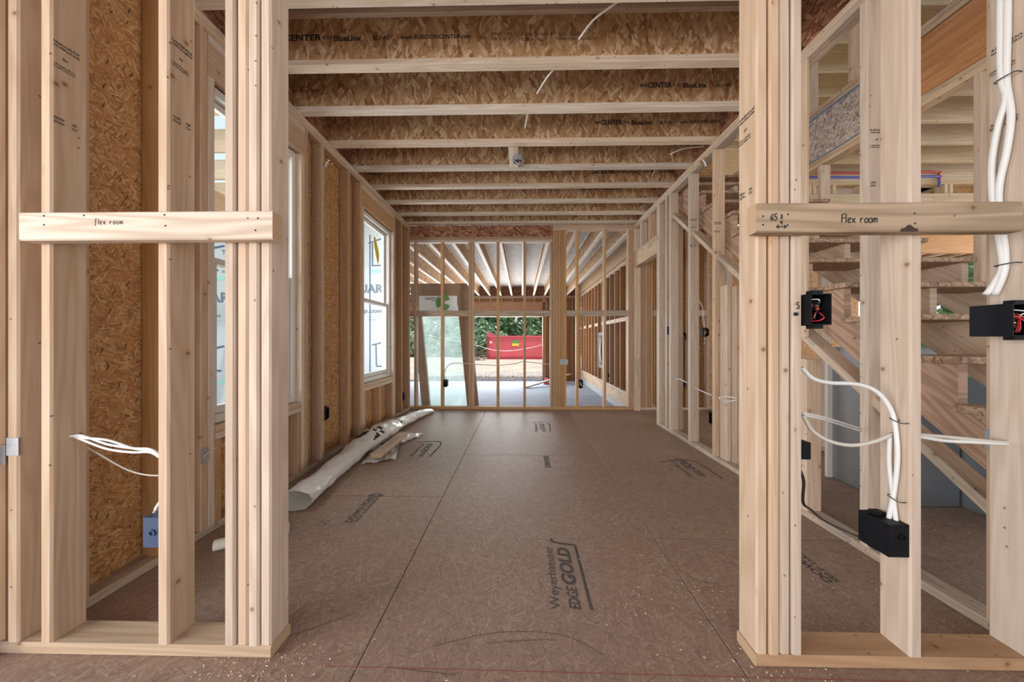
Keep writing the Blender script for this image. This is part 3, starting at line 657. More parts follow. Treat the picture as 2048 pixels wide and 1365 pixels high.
# wall closing the hall beyond the door
wall_hall = empty('wall_hall', (2.3, 4.9, 0), 'structure')
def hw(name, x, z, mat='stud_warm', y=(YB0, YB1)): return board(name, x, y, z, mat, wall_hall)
hw('bottom_plate', (XR1+.003, XS0-.003), (0, .038), 'plate')
for z0 in (CE-.076, CE-.038): hw('top_plate', (XR1+.003, XS0-.003), (z0, z0+.0375))
for x in (1.742, 1.781, 1.82, 1.86, 1.90, 2.06, 2.30, 2.42, 2.72): hw('stud', (x, x+.0375), (.0385, ZT), 'stud_warm')
for x0, x1 in ((1.94, 2.06), (2.0985, 2.30), (2.458, 2.72)): hw('blocking', (x0+.001, x1-.001), (1.385, 1.473), 'plate', (YB0+.004, YB0+.042))
slab('sheathing_panel', (2.0, 5.0), (YB1+.001, YB1+.013), (-.3, CE), 'osb_wall', wall_hall)
slab('sheathing_panel', (XR1, 2.9), (YB1+.001, YB1+.013), (CE+.001, 6.0), 'osb_wall', wall_hall)
# bright posts seen between the wall studs
for i, (px_, pyb, w) in enumerate(((1364, 815, .08), (1405, 818, .07))):
    p = fl(px_, pyb); board('post', (p.x, p.x+w), (p.y, p.y+.04), (0, 2.1+.2*i), 'cream', wall_hall)

# ---- garage beyond
GS = -.45; GX = 2.10; GY0, GY1 = YB1, 11.75
garage_floor = slab('floor_garage', (-5.2, 2.2), (4.84, 11.9), (GS-.15, GS), 'concrete', kind='structure')
slab('foundation_wall', (-5.2, 9.6), (4.70, 4.838), (-.62, -.302), 'block', garage_floor)
ceiling_garage = empty('ceiling_garage', (-1, 8, 2.66), 'structure')
for k in range(-11, 5): i_joist(ceiling_garage, 'garage_joist', 1, .04+.4*k, YB1+.003, GY1-.003, 2.665)
slab('floor_deck', (-5.2, 2.3), (YB1+.002, 12.0), (3.022, 3.045), 'deck', ceiling_garage)
wall_garage = empty('wall_garage', (GX, 8, 0), 'structure')
def gw(name, y, z, mat='stud_warm', x=(GX, GX+.089)): return board(name, x, y, z, mat, wall_garage)
gw('sill_plate', (YB1+.002, GY1-.1), (-.088, -.05), 'plate'); gw('bottom_plate', (YB1+.002, GY1-.1), (-.0495, -.012), 'plate')
for z0 in (2.585, 2.624): gw('top_plate', (YB1+.002, GY1-.1), (z0, z0+.0385), 'plate')
y = YB1+.01; n = 0
while y < GY1-.2:
    gw('stud', (y, y+.038), (-.0115, 2.584), 'stud_warm')
    if n % 2 == 0 or n < 9: gw('blocking', (y+.039, y+.399), (1.42, 1.509), 'plate', (GX+.002, GX+.04))
    y += .4; n += 1
slab('sheathing_panel', (GX+.0895, GX+.101), (YB1+.014, GY1), (-.1, 2.66), 'osb_wall', wall_garage)
for k in range(3): board('skirt_board', (GX+.001, GX+.039), (YB1+.003+k*2.25, YB1+k*2.25+2.245), (-.29, -.0885), 'plate', wall_garage)
slab('mortar', (GX+.004, GX+.15), (YB1+.002, GY1-.05), (GS, -.2915), 'mortar', wall_garage)
for r in range(1):
    for k in range(34):
        y0 = YB1+.004+k*.2; slab('concrete_block', (GX-.004, GX+.05), (y0+.004, y0+.196), (GS+.004, -.30), 'block', wall_garage)
for k, (zz, xx) in enumerate(((2.70, GX-.02), (2.70, GX+.03))): board('laminated_beam', (xx, xx+.044), (YB1+.003, GY1-.003), (zz, zz+.40), 'lvl' if k else 'stud_warm', wall_garage)
wall_garage_door = empty('wall_garage_door', (0, GY1, 0), 'structure')
def gd(name, x, z, mat='stud_warm', y=(GY1, GY1+.14)): return board(name, x, y, z, mat, wall_garage_door)
hz0, hz1 = at(980, 634, Y=GY1).z, at(980, 604, Y=GY1).z
board('header_beam', (-4.5, .95), (GY1, GY1+.09), (hz0, hz1), 'lvl', wall_garage_door)
slab('sheathing_panel', (-4.9, .898), (GY1+.1405, GY1+.152), (hz0, 2.6), 'osb_wall', wall_garage_door)
gd('top_plate', (-4.9, 2.2), (2.585, 2.6235), 'plate'); gd('top_plate', (-4.9, 2.2), (2.624, 2.662), 'plate')
for k in range(14): gd('cripple_stud', (-4.4+.405*k, -4.362+.405*k), (hz1+.001, 2.584), 'stud')
board('rim_board', (-4.9, 2.2), (GY1+.10, GY1+.14), (2.665, 3.02), 'osb_rim', wall_garage_door, axis=0, chamfer=.001, end=None)
for x in (.77, .81, .85, 1.05, 1.38, 1.42, 1.62, 1.84, 2.03): gd('stud', (x, x+.038), (GS+.001, 2.584), 'stud_warm')
slab('sheathing_panel', (.90, 2.2), (GY1+.1405, GY1+.152), (GS, 2.6), 'osb_wall', wall_garage_door)
for x in (-4.86, -4.78, -4.60): gd('stud', (x, x+.038), (GS+.001, 2.584), 'stud')
wall_garage_left = empty('wall_garage_left', (-5.0, 8, 0), 'structure')
for k in range(17): board('stud', (-5.1, -5.011), (4.9+.41*k, 4.938+.41*k), (GS, 2.66), 'stud_warm', wall_garage_left)
slab('sheathing_panel', (-5.125, -5.105), (4.9, 11.9), (GS, 3.0), 'osb_wall', wall_garage_left)
# ---- garage wing seen through the windows: printed foam board
wall_outside = empty('wall_outside', (-3.5, 4.83, 0), 'structure')
WY = 4.80
for k in range(3):
    x1 = -1.765-1.219*k*1.0; board('foam_panel', (x1-1.217, x1), (WY, WY+.03), (-.45, 2.16), 'foam', wall_outside, axis=2, end=None)
    board('foam_panel', (x1-1.217, x1), (WY+.001, WY+.03), (2.163, 3.10), 'foam', wall_outside, axis=2, end=None)
def outp(items, mat): ptext(items, WY-.0005, wall_outside, mat)
fp = [o for o in wall_outside.children if o.name.startswith('foam_panel')]
def outp(items, mat, par): ptext(items, WY-.0008, par, mat)
outp([('GUARD', 378, 480, 606, 21, .045), ('greenguard.p.com'[-6:], 393, 441, 638, 8, .03), ('Building Products', 398, 441, 644, 3, .0), ('Insulation', 402, 424, 649, 3, 0), ('T', 443, 452, 509, 9, .03), ('S', 444, 450, 546, 5, .02)], 'ink_grey', fp[4])
outp([('GUARD', 701, 783, 587, 18, .045), ('p.com', 727, 768, 629, 9, .045), ('Building Products', 734, 762, 636, 3, 0), ('Insulation', 736, 752, 641, 3, 0)], 'ink_grey', fp[0])
def px_strokes(lines, par, w=.022, mat='ink_blue'):
    L = []
    for pl in lines:
        q = [at(a, b, Y=WY) for a, b in pl]; L += [[(q[i].x, q[i].z), (q[i+1].x, q[i+1].z)] for i in range(len(q)-1)]
    strokes(L, (0, WY-.0008, 0), (1, 0, 0), (0, 0, 1), w, mat, par, 'printed_logo')
px_strokes([[(413, 499), (449, 492)], [(423, 496), (426, 541)], [(423, 541), (437, 541)], [(420, 699), (449, 693)], [(427, 698), (432, 742)], [(430, 742), (443, 742)]], fp[4], .03)
px_strokes([[(737, 487), (762, 478)], [(745, 486), (745, 532)], [(745, 532), (762, 531)], [(744, 691), (762, 686)], [(752, 690), (753, 733)], [(753, 733), (764, 733)], [(740, 470), (740, 745)]], fp[0], .02)
px_strokes([[(418, 557), (460, 557)], [(420, 765), (460, 765)]], fp[4], .06, 'ink_teal')
px_strokes([[(738, 543), (770, 543)]], fp[0], .06, 'ink_teal')
board('ledger', (-5.0, -1.77), (WY-.04, WY-.002), (3.104, 3.24), 'stud', wall_outside)
porch = empty('roof_porch', (-3, 3.2, 3), 'structure')
zp = 2.98
for k in range(5): board('rafter', (-5.2, -1.80), (2.15+.55*k, 2.188+.55*k), (zp, zp+.235), 'cream', porch)
board('beam', (-4.05, -3.97), (1.4, 4.74), (zp-.26, zp-.002), 'stud', porch)
board('beam', (-2.42, -2.34), (1.4, 4.74), (zp+.237, zp+.46), 'stud', porch)
# ---- ground
ground = slab('ground', (-60, 60), (11.9, 90), (-1.2, -.60), 'sand', kind='structure')
slab('ground_side', (-60, -5.21), (-14, 11.9), (-1.2, -.60), 'sand', kind='structure'); slab('ground_yard', (-5.2, -4.2), (-14, 4.69), (-1.2, -.6), 'sand', kind='structure')
slab('ground_right', (9.45, 60), (-14, 11.9), (-1.2, -.60), 'sand', kind='structure')
rg = random.Random(3)
V, Fc = [], []
for k in range(2600):
    x, y = rg.uniform(-6.5, 4), 11.95+rg.random()**1.5*4.2; s = rg.uniform(.03, .085); o = len(V)
    V += [(x+s*math.cos(a+rg.uniform(-.3, .3))*rg.uniform(.7, 1.2), y+s*math.sin(a)*rg.uniform(.7, 1.2), -.60) for a in (0, 1.57, 3.14, 4.71)] + [(x, y, -.60+s*.9)]
    Fc += [(o, o+1, o+4), (o+1, o+2, o+4), (o+2, o+3, o+4), (o+3, o, o+4)]
tag(mesh_obj('gravel', V, Fc, 'gravel', None, (0, 13, -.6)), 'pale crushed gravel spread along the garage threshold', 'gravel', kind='stuff')


# ================================================================ THINGS
# ---- boards nailed across the studs, with handwriting
GL = {'F': [[(0, 0), (.05, 1)], [(.05, 1), (.5, 1.06)], [(.02, .52), (.4, .6)]], 'f': [[(.35, .95), (.2, 1), (.12, .8), (.08, -.3)], [(0, .45), (.3, .5)]], 'l': [[(0, 0), (.06, 1)]],
      'e': [[(0, .28), (.3, .36), (.27, .56), (.1, .55), (0, .25), (.15, 0), (.36, .1)]], 'x': [[(0, 0), (.38, .56)], [(0, .56), (.36, -.02)]], 'r': [[(0, .52), (.03, 0)], [(.02, .3), (.14, .5), (.3, .5)]],
      'o': [[(.2, .52), (.02, .4), (.05, .05), (.25, 0), (.38, .25), (.3, .5), (.18, .52)]], 'm': [[(0, .5), (.02, 0)], [(.02, .35), (.14, .52), (.22, .4), (.22, 0)], [(.22, .35), (.36, .54), (.46, .4), (.48, 0)]],
      't': [[(.1, .9), (.08, .1), (.25, 0)], [(0, .55), (.3, .6)]], '6': [[(.4, 1), (.1, .6), (.0, .25), (.18, 0), (.38, .15), (.3, .42), (.05, .3)]], '5': [[(.45, 1), (.1, .97)], [(.1, .97), (.05, .55), (.3, .55), (.38, .25), (.2, 0), (0, .1)]],
      '3': [[(.05, .95), (.3, 1), (.3, .7), (.1, .55), (.35, .4), (.3, .05), (0, .05)]], '4': [[(.05, 1), (0, .5), (.4, .5)], [(.32, .9), (.3, 0)]], 'S': [[(.45, .9), (.2, 1), (.05, .75), (.4, .4), (.3, .05), (0, .1)]],
      'D': [[(.05, 0), (.05, 1), (.4, .7), (.35, .2), (.05, 0)]], 'R': [[(.05, 0), (.08, 1), (.4, .8), (.1, .5), (.45, 0)]], 'Y': [[(0, 1), (.2, .5)], [(.42, 1), (.1, 0)]], '-': [[(0, .4), (.4, .4)]], ' ': []}
def write(body, px, py, hpx, Y, adv=.52, sc=1.0):
    p = at(px, py, Y=Y); h = (at(px, py-hpx, Y=Y)-p).z; out = []; x = 0
    for ch in body:
        for pl in GL[ch]: out.append([(p.x+(x+q[0])*h*sc, p.z+q[1]*h) for q in pl])
        x += adv if ch != 'l' else adv*.5
    return out
YR = YF0-.0395
def nail_head(px, py, par):
    p = at(px, py, Y=YR); V = [(p.x+.0028*math.cos(k*.785), YR-y, p.z+.0028*math.sin(k*.785)) for y in (-.001, .0008) for k in range(8)]
    mesh_obj('nail', V, [tuple(range(8)), tuple(range(15, 7, -1))]+[(k, (k+1) % 8, (k+1) % 8+8, k+8) for k in range(8)], 'ink', par, p)
a = at(38, 422, Y=YR); b = at(545, 476, Y=YR)
bl = tag(board('brace_board', (a.x, b.x), (YR, YF0-.0012), (1.345, 1.434), 'brace'), 'pale board nailed flat across the studs left of the opening', 'board')
strokes(write('flex room', 190, 449, 11, YR, .62), (0, YR, 0), (1, 0, 0), (0, 0, 1), .0016, 'ink', bl)
for px_, py_ in ((88, 432), (88, 450), (329, 430), (331, 452), (516, 437), (511, 461), (168, 431)): nail_head(px_, py_, bl)
a = at(1512, 418, Y=YR); b = at(2046, 474, Y=YR)
br = tag(board('brace_board', (a.x, b.x), (YR, YF0-.0012), (1.357, 1.446), 'brace_old'), 'weathered brown board with a torn knot, nailed across the studs right of the opening', 'board')
p = at(1553, 454, Y=YR); AR = [[(p.x, p.z), (p.x+.028, p.z)], [(p.x+.006, p.z+.006), (p.x, p.z), (p.x+.007, p.z-.005)], [(p.x+.022, p.z+.005), (p.x+.028, p.z), (p.x+.022, p.z-.005)]]
strokes(write('Flex room', 1683, 446, 17, YR, .48) + write('65', 1541, 441, 13, YR, .55) + write('3', 1561, 438, 8, YR) + write('-', 1560, 441, 9, YR) + write('4', 1561, 450, 8, YR) + AR, (0, YR, 0), (1, 0, 0), (0, 0, 1), .0030, 'ink', br)
for px_, py_ in ((1526, 433), (1526, 450), (1576, 429), (1575, 451), (1829, 427), (1830, 447)): nail_head(px_, py_, br)
p = at(1818, 469, Y=YR); V = []; Fc = []
for k in range(14):
    t = math.pi*k/13; V.append((p.x-.026*math.cos(t)*1.0, YR-.0012, 1.3565+.017*math.sin(t)*(1+.25*math.sin(5*t))))
mesh_obj('torn_knot', V, [tuple(range(14))], 'char', br, (p.x, YR, 1.36))
strokes(write('S', 1592, 618, 13, YF0) + write('DRY', 1587, 632, 6, YF0), (0, YF0-.001, 0), (1, 0, 0), (0, 0, 1), .003, 'ink', [o for o in wall_front.children if o.name.startswith('stud') and abs(o.location.x-.868) < .003][0])

# ---- staircase
RI, RU, Y4 = .1925, .232, 1.08
stair = empty('staircase', (2.25, .4, 0), label='open wooden staircase with sawn stringers and strand-board treads, no risers', cat='staircase')
ny = lambda k: Y4+RU*(k-4)
def stringer(x0, x1, mat):
    pr_ = []
    for k in range(1, 16):
        pr_ += [(ny(k)+.028, RI*(k-1)-.029 if k > 1 else 0.0), (ny(k)+.028, RI*k-.029)]
    top = pr_[-1]; pr_ += [(ny(16)+.02, top[1]), (ny(16)+.02, .83*(ny(16)+.02)-.515)]
    pr_ += [(.515/.83, 0.0)]
    n = len(pr_); V = [(x0, y, z) for y, z in pr_]+[(x1, y, z) for y, z in pr_]
    Fc = [tuple(range(n)), tuple(range(2*n-1, n-1, -1))]+[(i, (i+1) % n, (i+1) % n+n, i+n) for i in range(n)]
    o = mesh_obj('stringer', V, Fc, mat, stair, (x0, 1, 1))
    u = o.data.uv_layers[0].data; c, s = math.cos(math.atan(.83)), math.sin(math.atan(.83))
    for pl in o.data.polygons:
        if abs(pl.normal.x) > .5:
            for li in pl.loop_indices:
                q = u[li].uv; u[li].uv = (q[0]*c+q[1]*s, -q[0]*s+q[1]*c)
for x0, m_ in ((1.785, 'stringer'), (2.25, 'stringer_pale'), (2.735, 'stringer_pale')): stringer(x0, x0+.038, m_)
for k in range(1, 16): board('tread', (1.765, 2.785), (ny(k), ny(k)+.262), (RI*k-.028, RI*k), 'osb_rim' if 0 else 'tread', stair, axis=0, chamfer=.004, end=None)

# ---- sheet-metal duct under the stairs
duct = empty('metal_duct', (2.5, 2.2, 0), label='upright galvanised sheet-metal casing standing under the stairs', cat='duct')
slab('casing', (2.33, 2.70), (2.02, 2.46), (.003, .98), 'duct', duct); slab('seam', (2.327, 2.33), (2.20, 2.207), (.01, .97), 'steel', duct)
slab('flange', (2.295, 2.33), (2.44, 2.463), (.002, .985), 'vinyl', duct); slab('joint_band', (2.33, 2.70), (2.016, 2.02), (.70, .706), 'steel', duct)
p = fl(1630, 985)
for k, (x, y, w, h) in enumerate(((2.74, 1.9, .25, .5),)): slab('base_pan', (2.71, 2.78), (1.70, 2.4), (.003, .80), 'duct', duct)

# ---- electrical boxes
def ebox(label, c, dims, face, mat='box_black', wires=(), name='electrical_box', knock=None, group=None):
    """nail-on box: c centre, dims (x, y, z), open on face '+X', '-Y' ..."""
    c = Vector(c); o = empty(name, c, label=label, cat='electrical box', group=group)
    ax = 'XYZ'.index(face[1]); sg = 1 if face[0] == '+' else -1; h = [d/2 for d in dims]; t = .003
    i, j = [(1, 2), (0, 2), (0, 1)][ax]
    def ring(w, d):
        out = []
        for a, b in ((-1, -1), (1, -1), (1, 1), (-1, 1)):
            q = [0, 0, 0]; q[i] = a*(h[i]-w); q[j] = b*(h[j]-w); q[ax] = d; out.append(c+Vector(q))
        return out
    V = ring(0, -sg*h[ax])+ring(0, sg*h[ax])+ring(t, sg*h[ax])+ring(t, -sg*(h[ax]-t))
    Fc = [(0, 1, 2, 3), (12, 13, 14, 15)]
    for r in range(3):
        for k in range(4): Fc.append((r*4+k, r*4+(k+1) % 4, r*4+4+(k+1) % 4, r*4+4+k))
    mesh_obj('body', V, Fc, mat, o, c)
    for zz in (-1, 1):
        q = c+Vector((0, 0, zz*(h[2]+.006))); e = [.016, .016, .016]; e[2] = .0055; e[ax] = .012
        q[ax] += sg*h[ax]*.4
        slab('ear', (q.x-e[0], q.x+e[0]), (q.y-e[1], q.y+e[1]), (q.z-e[2], q.z+e[2]), mat, o)
    rr = random.Random(len(label))
    for wm in wires:
        P = []
        for k in range(6):
            q = [0, 0, 0]; q[i] = rr.uniform(-.6, .6)*h[i]; q[j] = rr.uniform(-.7, .7)*h[j]; q[ax] = sg*h[ax]*rr.uniform(-.5, .75); P.append(c+Vector(q))
        tube('wire', P, .0022, wm, o, 5, 6)
    if knock:
        kx, kz = knock; V = []; Fc = []; n = 14
        for r, y in ((.011, 0), (.011, -.004), (.007, -.004), (.007, .003)):
            for k in range(n): V.append((kx+r*math.cos(k*2*math.pi/n), c.y-h[1]-.0002+y, kz+r*math.sin(k*2*math.pi/n)))
        for r in range(3):
            for k in range(n): Fc.append((r*n+k, r*n+(k+1) % n, r*n+n+(k+1) % n, r*n+n+k))
        Fc.append(tuple(3*n+k for k in range(n)))
        mesh_obj('knockout', V, Fc, mat, o, (kx, c.y-h[1], kz))
    return o
q = at(297, 1066, Y=1.03)
ebox('blue plastic box with a round knockout, low on the stud left of the opening', (-1.2155, 1.068, q.z), (.056, .076, .098), '+Y', 'box_blue', (), knock=(-1.212, q.z+.0))
ebox('wide black two-gang box full of wires, under the thick white cables', (1.530, 1.040, 1.092), (.091, .094, .100), '-Y', 'box_black', ('white_wire', 'red', 'copper', 'white_wire', 'box_black', 'red'))
q = at(1626, 619, Y=1.0)
ebox('black switch box with red wires on the right post, beside handwritten letters', (.9175, 1.034, q.z), (.063, .076, .096), '-Y', 'box_black', ('red', 'box_black', 'white_wire', 'red', 'copper', 'box_black'))
q = at(1773, 1080, Y=1.03)
ebox('black box low on the stud, two white cables entering its top', (1.1815, 1.068, q.z), (.063, .09, .102), '+Y', 'box_black', (), knock=(1.192, q.z+.012))
q = at(1615, 905, Y=1.05)
ebox('small black box low behind the right post, a black cable hanging from it', (.914, 1.085, q.z), (.058, .05, .055), '+Y', 'box_black')
q = at(657, 826, X=-1.655)
ebox('black outlet box on the window wall between the two windows', (-1.690, 2.696, q.z), (.072, .054, .095), '+X', 'box_black', ('white_wire', 'cable_black'))
ebox('black outlet box on the window wall in the far corner', (-1.690, 4.466, .24), (.072, .054, .095), '+X', 'box_black')
q = at(893, 767, Y=4.76)
ebox('grey-black box fed by a drooping cable in the far stud wall', (-1.137, 4.79, q.z), (.058, .075, .095), '-Y', 'box_black')
q = at(1329, 662, X=1.66)
ebox('dark blue switch box on the studs next to the door opening', (1.69, 3.64, q.z), (.07, .055, .10), '-X', 'box_blue', ('cable_black',))
q = at(1366, 673, X=2.35); ebox('dark switch box on a pale post behind the stair wall', (q.x, q.y, q.z), (.055, .06, .09), '-Y', 'box_black', ('white_wire',))
q = at(1409, 665, X=2.15); ebox('open box of dark wires under crossing cables behind the stair wall', (q.x, q.y, q.z), (.07, .06, .085), '-Y', 'box_black', ('white_wire', 'copper', 'white_wire', 'red'))
q = at(1364, 768, X=2.35); ebox('blue-grey outlet box low on a pale post behind the stair wall', (q.x, q.y, q.z), (.06, .06, .09), '-Y', 'box_blue', ())
q = at(1417, 832, X=1.69); ebox('black outlet box low in the stair wall between two studs', (1.694, 2.835, q.z), (.072, .060, .098), '-X', 'box_black', ('copper', 'white_wire'))
q = at(1163, 768, Y=4.8); ebox('black box of wires low on a far stud, right of the built-up post', (.878, 4.79, q.z), (.06, .07, .11), '-Y', 'box_black', ('white_wire', 'white_wire'))
q = at(1217, 751, X=2.11); ebox('round-looking dark box on the garage side wall', (2.14, q.y, q.z), (.06, .11, .11), '-X', 'box_black')
panel = empty('breaker_panel', (2.14, 8.6, .9), label='tall electrical panel with bundled wires between garage studs', cat='electrical panel')
q0, q1 = at(1197, 735, X=2.06), at(1206, 665, X=2.06); slab('cabinet', (2.06, 2.098), (q1.y, q0.y), (q0.z, q1.z), 'box_black', panel)
for k in range(5): tube('wire', [(2.055, q1.y+.08+.05*k, q0.z+.1), (2.04, q1.y+.15+.03*k, (q0.z+q1.z)/2), (2.055, q1.y+.1+.06*k, q1.z-.08)], .012, 'cable_black' if k % 2 else 'white_wire', panel)

# ---- nail plates
def nplate(label, x, y, z): return tag(slab('nail_plate', x, y, z, 'steel'), label, 'nail plate')
a, b = at(14, 876, Y=YF0-.001), at(38, 912, Y=YF0-.001); nplate('steel nail plate on the corner stud at the far left', (a.x, b.x), (YF0-.0026, YF0-.0006), (b.z, a.z))
a, b = at(-16, 890, Y=YF0+.004), at(12, 930, Y=YF0+.004); nplate('steel nail plate cut by the left edge of the photo', (a.x, b.x), (YF0+.0024, YF0+.0044), (b.z, a.z))
q = at(402, 914, X=-1.658); nplate('steel nail plate beside the first window, below its sill', (-1.6595, -1.6575), (1.628, 1.664), (q.z-.04, q.z+.04))
q = at(1965, 877, X=1.648); nplate('steel nail plate on the right-hand stud where two cables pass', (1.647, 1.6495), (1.131, 1.167), (q.z-.035, q.z+.035))
q0, q1 = at(1120, 719, Y=4.749), at(1136, 730, Y=4.749); nplate('grey nail plate on the built-up post in the far wall', (q0.x, q1.x), (4.747, 4.7495), (q1.z, q0.z))

# ---- cables
for k, dz in enumerate((0, .009, -.006)):
    cable([at(140, 873, Y=1.066)+Vector((0, .004*k, dz*.2)), at(165, 872+4*k, Y=1.066), at(215, 889+3*k-6*(k == 1), Y=1.068)+Vector((0, 0, dz)), at(265, 897+3*k, Y=1.068)+Vector((0, 0, dz*.6)), at(300, 899+3*k, Y=1.066), at(321, 912+2*k, Y=1.066)],
          ('white cable at the back of the bundle crossing the left stud bay', 'white cable looping highest in the bundle crossing the left stud bay', 'white cable lowest in the bundle crossing the left stud bay')[k], .0042, group='cables of the left bundle')
cable([at(168, 892, Y=1.13), at(200, 910, Y=1.14), at(250, 938, Y=1.15), at(290, 950, Y=1.15), at(330, 952, Y=1.15)], 'thin dull cable sagging below the white bundle on the left', .003, 'cable_dirty')
cable([at(309, 1037, Y=1.07), at(311, 1020, Y=1.075), at(321, 1004, Y=1.08)], 'short white cable entering the blue box', .005)
cable([at(408, 913, X=-1.645), at(425, 900, X=-1.66), at(452, 888, X=-1.68)], 'thin cable below the sill of the first window', .003, 'cable_dirty')
E1 = 1.562
cable([at(2003, -60, X=E1), at(2001, 60, X=E1), at(2003, 155, X=E1), at(2012, 195, X=E1), at(1996, 255, X=E1), at(1984, 330, X=E1), at(1987, 410, X=E1), at(1998, 470, X=E1), at(2006, 530, X=E1), at(1992, 562, X=E1), at(1972, 590, X=E1-.01)], 'thick white cable nearer the room on the right-hand stud', .0085)
cable([at(2016, -60, X=E1+.002), at(2015, 60, X=E1+.002), at(2013, 160, X=E1+.002), at(2022, 230, X=E1+.002), at(2014, 300, X=E1+.002), at(1999, 370, X=E1+.002), at(1999, 430, X=E1+.002), at(2010, 500, X=E1+.002), at(2008, 545, X=E1), at(1990, 590, X=E1)], 'thick white cable twisting behind its twin on the right-hand stud', .0085)
for yy, lb in ((160, 'upper'), (531, 'lower')):
    a = at(2000, yy, X=E1-.010); tag(tube('cable_staple', [(E1+.014, a.y+.012, a.z), (E1-.011, a.y+.012, a.z), (E1-.011, a.y-.03, a.z+.002), (E1+.014, a.y-.03, a.z+.002)], .0016, 'cable_black', None, 3, 6), lb+' dark staple holding the thick white cables', 'staple')
DX = 1.203
cable([at(1603, 736, Y=1.06), at(1625, 757, Y=1.06), at(1660, 766, Y=1.065), at(1715, 769, Y=1.065), at(1755, 785, Y=1.06), at(1782, 820, X=DX-.01), at(1792, 862, X=DX), at(1795, 920, X=DX), at(1788, 985, X=DX), at(1776, 1046, X=DX-.01)], 'white cable arching off the right post and down into the low box', .0065)
cable([at(1780, 872, X=DX), at(1779, 925, X=DX), at(1785, 985, X=DX), at(1793, 1050, X=DX)], 'white cable running down the stud beside the arching one', .0062)
cable([at(1606, 832, Y=1.07), at(1625, 862, Y=1.07), at(1660, 883, Y=1.07), at(1705, 891, Y=1.07), at(1750, 883, Y=1.065), at(1786, 868, X=1.21)], 'dull white cable looping low between the right post and the next stud', .006, 'cable_dirty')
for k in range(2): cable([at(1606, 827+4*k, Y=1.08), at(1650, 836+5*k, Y=1.22), at(1722, 858+5*k, Y=1.55)], ('upper', 'lower')[k]+' of two straight white cables running back to the stair wall', .0045)
for k in range(2): cable([at(1838, 870+4*k, Y=1.06), at(1890, 874+8*k, Y=1.065), at(1950, 880+5*k, Y=1.065), at(1990, 884+3*k, Y=1.065), at(2022, 886+2*k, Y=1.068)], ('upper', 'lower')[k]+' of two white cables passing the nail plate on the right', .0058, 'cable_dirty' if k == 0 else 'cable')
for k, yy in enumerate((985+140, 876)):
    if k == 0: a = at(1785, 997, X=DX-.009)
    else: a = at(1790, 842, X=DX-.009)
    tag(tube('cable_staple', [(1.215, a.y+.016, a.z+.004), (DX-.010, a.y+.014, a.z+.004), (DX-.010, a.y-.018, a.z-.004), (1.215, a.y-.02, a.z-.004)], .0014, 'cable_black', None, 3, 6), ('dark staple just above the low black box', 'dark staple where the arching white cable meets the stud')[k], 'staple')
cable([(.914, 1.085, at(1615, 922, Y=1.085).z), at(1607, 960, Y=1.09), at(1606, 1005, Y=1.11), at(1622, 1020, Y=1.2), at(1655, 1045, Y=1.4), at(1722, 1076, Y=1.62)], 'black cable hanging from the small box and trailing to the stair wall', .0045, 'cable_black')
cable([at(1238, 2, Y=1.70), at(1215, 18, Y=1.74), at(1185, 42, Y=1.80), at(1157, 79, Y=1.88)], 'white cable end hanging below the first ceiling joist', .0055)
cable([at(1107, 139, Y=2.05), at(1092, 158, Y=2.1), at(1074, 187, Y=2.2)], 'white cable end hanging below the second ceiling joist', .0055)
cable([at(1056, 226, Y=2.44), at(1053, 240, Y=2.5), at(1050, 256, Y=2.6)], 'short white cable end hanging below the third ceiling joist', .005)
cable([at(1410, 293, Y=2.95), at(1385, 295, Y=2.95), at(1362, 299, Y=2.95), at(1340, 309, Y=2.95)], 'white cable end curling out over the stair wall top plate', .005)
cable([at(1311, 337, Y=3.3), at(1308, 345, Y=3.33), at(1304, 352, Y=3.36)], 'tiny white cable end below the fourth ceiling joist', .004)
cable([at(1474, 801, Y=2.5), at(1452, 803, Y=2.55), at(1438, 797, Y=2.55), at(1450, 793, Y=2.55), at(1474, 797, Y=2.5)], 'white cable loop around the short studs of the stair wall', .005)
cable([at(1345, 750, X=1.70), at(1349, 757, X=1.70), at(1360, 759, X=1.70), at(1374, 766, X=1.70)], 'white cable stub near the middle stud of the stair wall', .0055)
cable([at(1386, 773, X=1.70), at(1400, 781, X=1.70), at(1423, 791, X=1.70)], 'white cable between the two open studs of the stair wall', .0055)
for k in range(2): cable([at(1394, 592+8*k, X=2.14), at(1405, 615, X=2.14), at(1408-3*k, 640, X=2.14), at(1409, 660, X=2.14)], ('left', 'right')[k]+' of two grey cables dropping to the open wire box', .004, 'cable_dirty')
cable([at(1367, 672, X=2.34), at(1370, 705, X=2.32), at(1368, 725, X=2.32), at(1366, 768, X=2.34)], 'dark twisted cable joining the two boxes on the pale post', .005, 'cable_black')
cable([at(1409, 668, X=2.15), at(1410, 684, X=2.14), at(1407, 690, X=2.13)], 'thin pale cable dangling below the open wire box', .004, 'cable_dirty')
cable([at(891, 764, Y=4.78), at(889, 748, Y=4.745), at(895, 733, Y=4.739), at(908, 727, Y=4.739), at(935, 728, Y=4.739), at(990, 731, Y=4.739), at(1030, 728, Y=4.739), at(1045, 724, Y=4.739), at(1080, 727, Y=4.739), at(1106, 731, Y=4.739)], 'grey cable drooping through the far studs from post to box', .006, 'cable_dirty')
cable([at(800, 660, Y=11.733), at(940, 688, Y=11.733), at(985, 700, Y=11.733), at(1020, 702, Y=11.733), at(1060, 696, Y=11.733), at(1088, 689, Y=11.733)], 'thin white line strung across the garage door opening', .006)
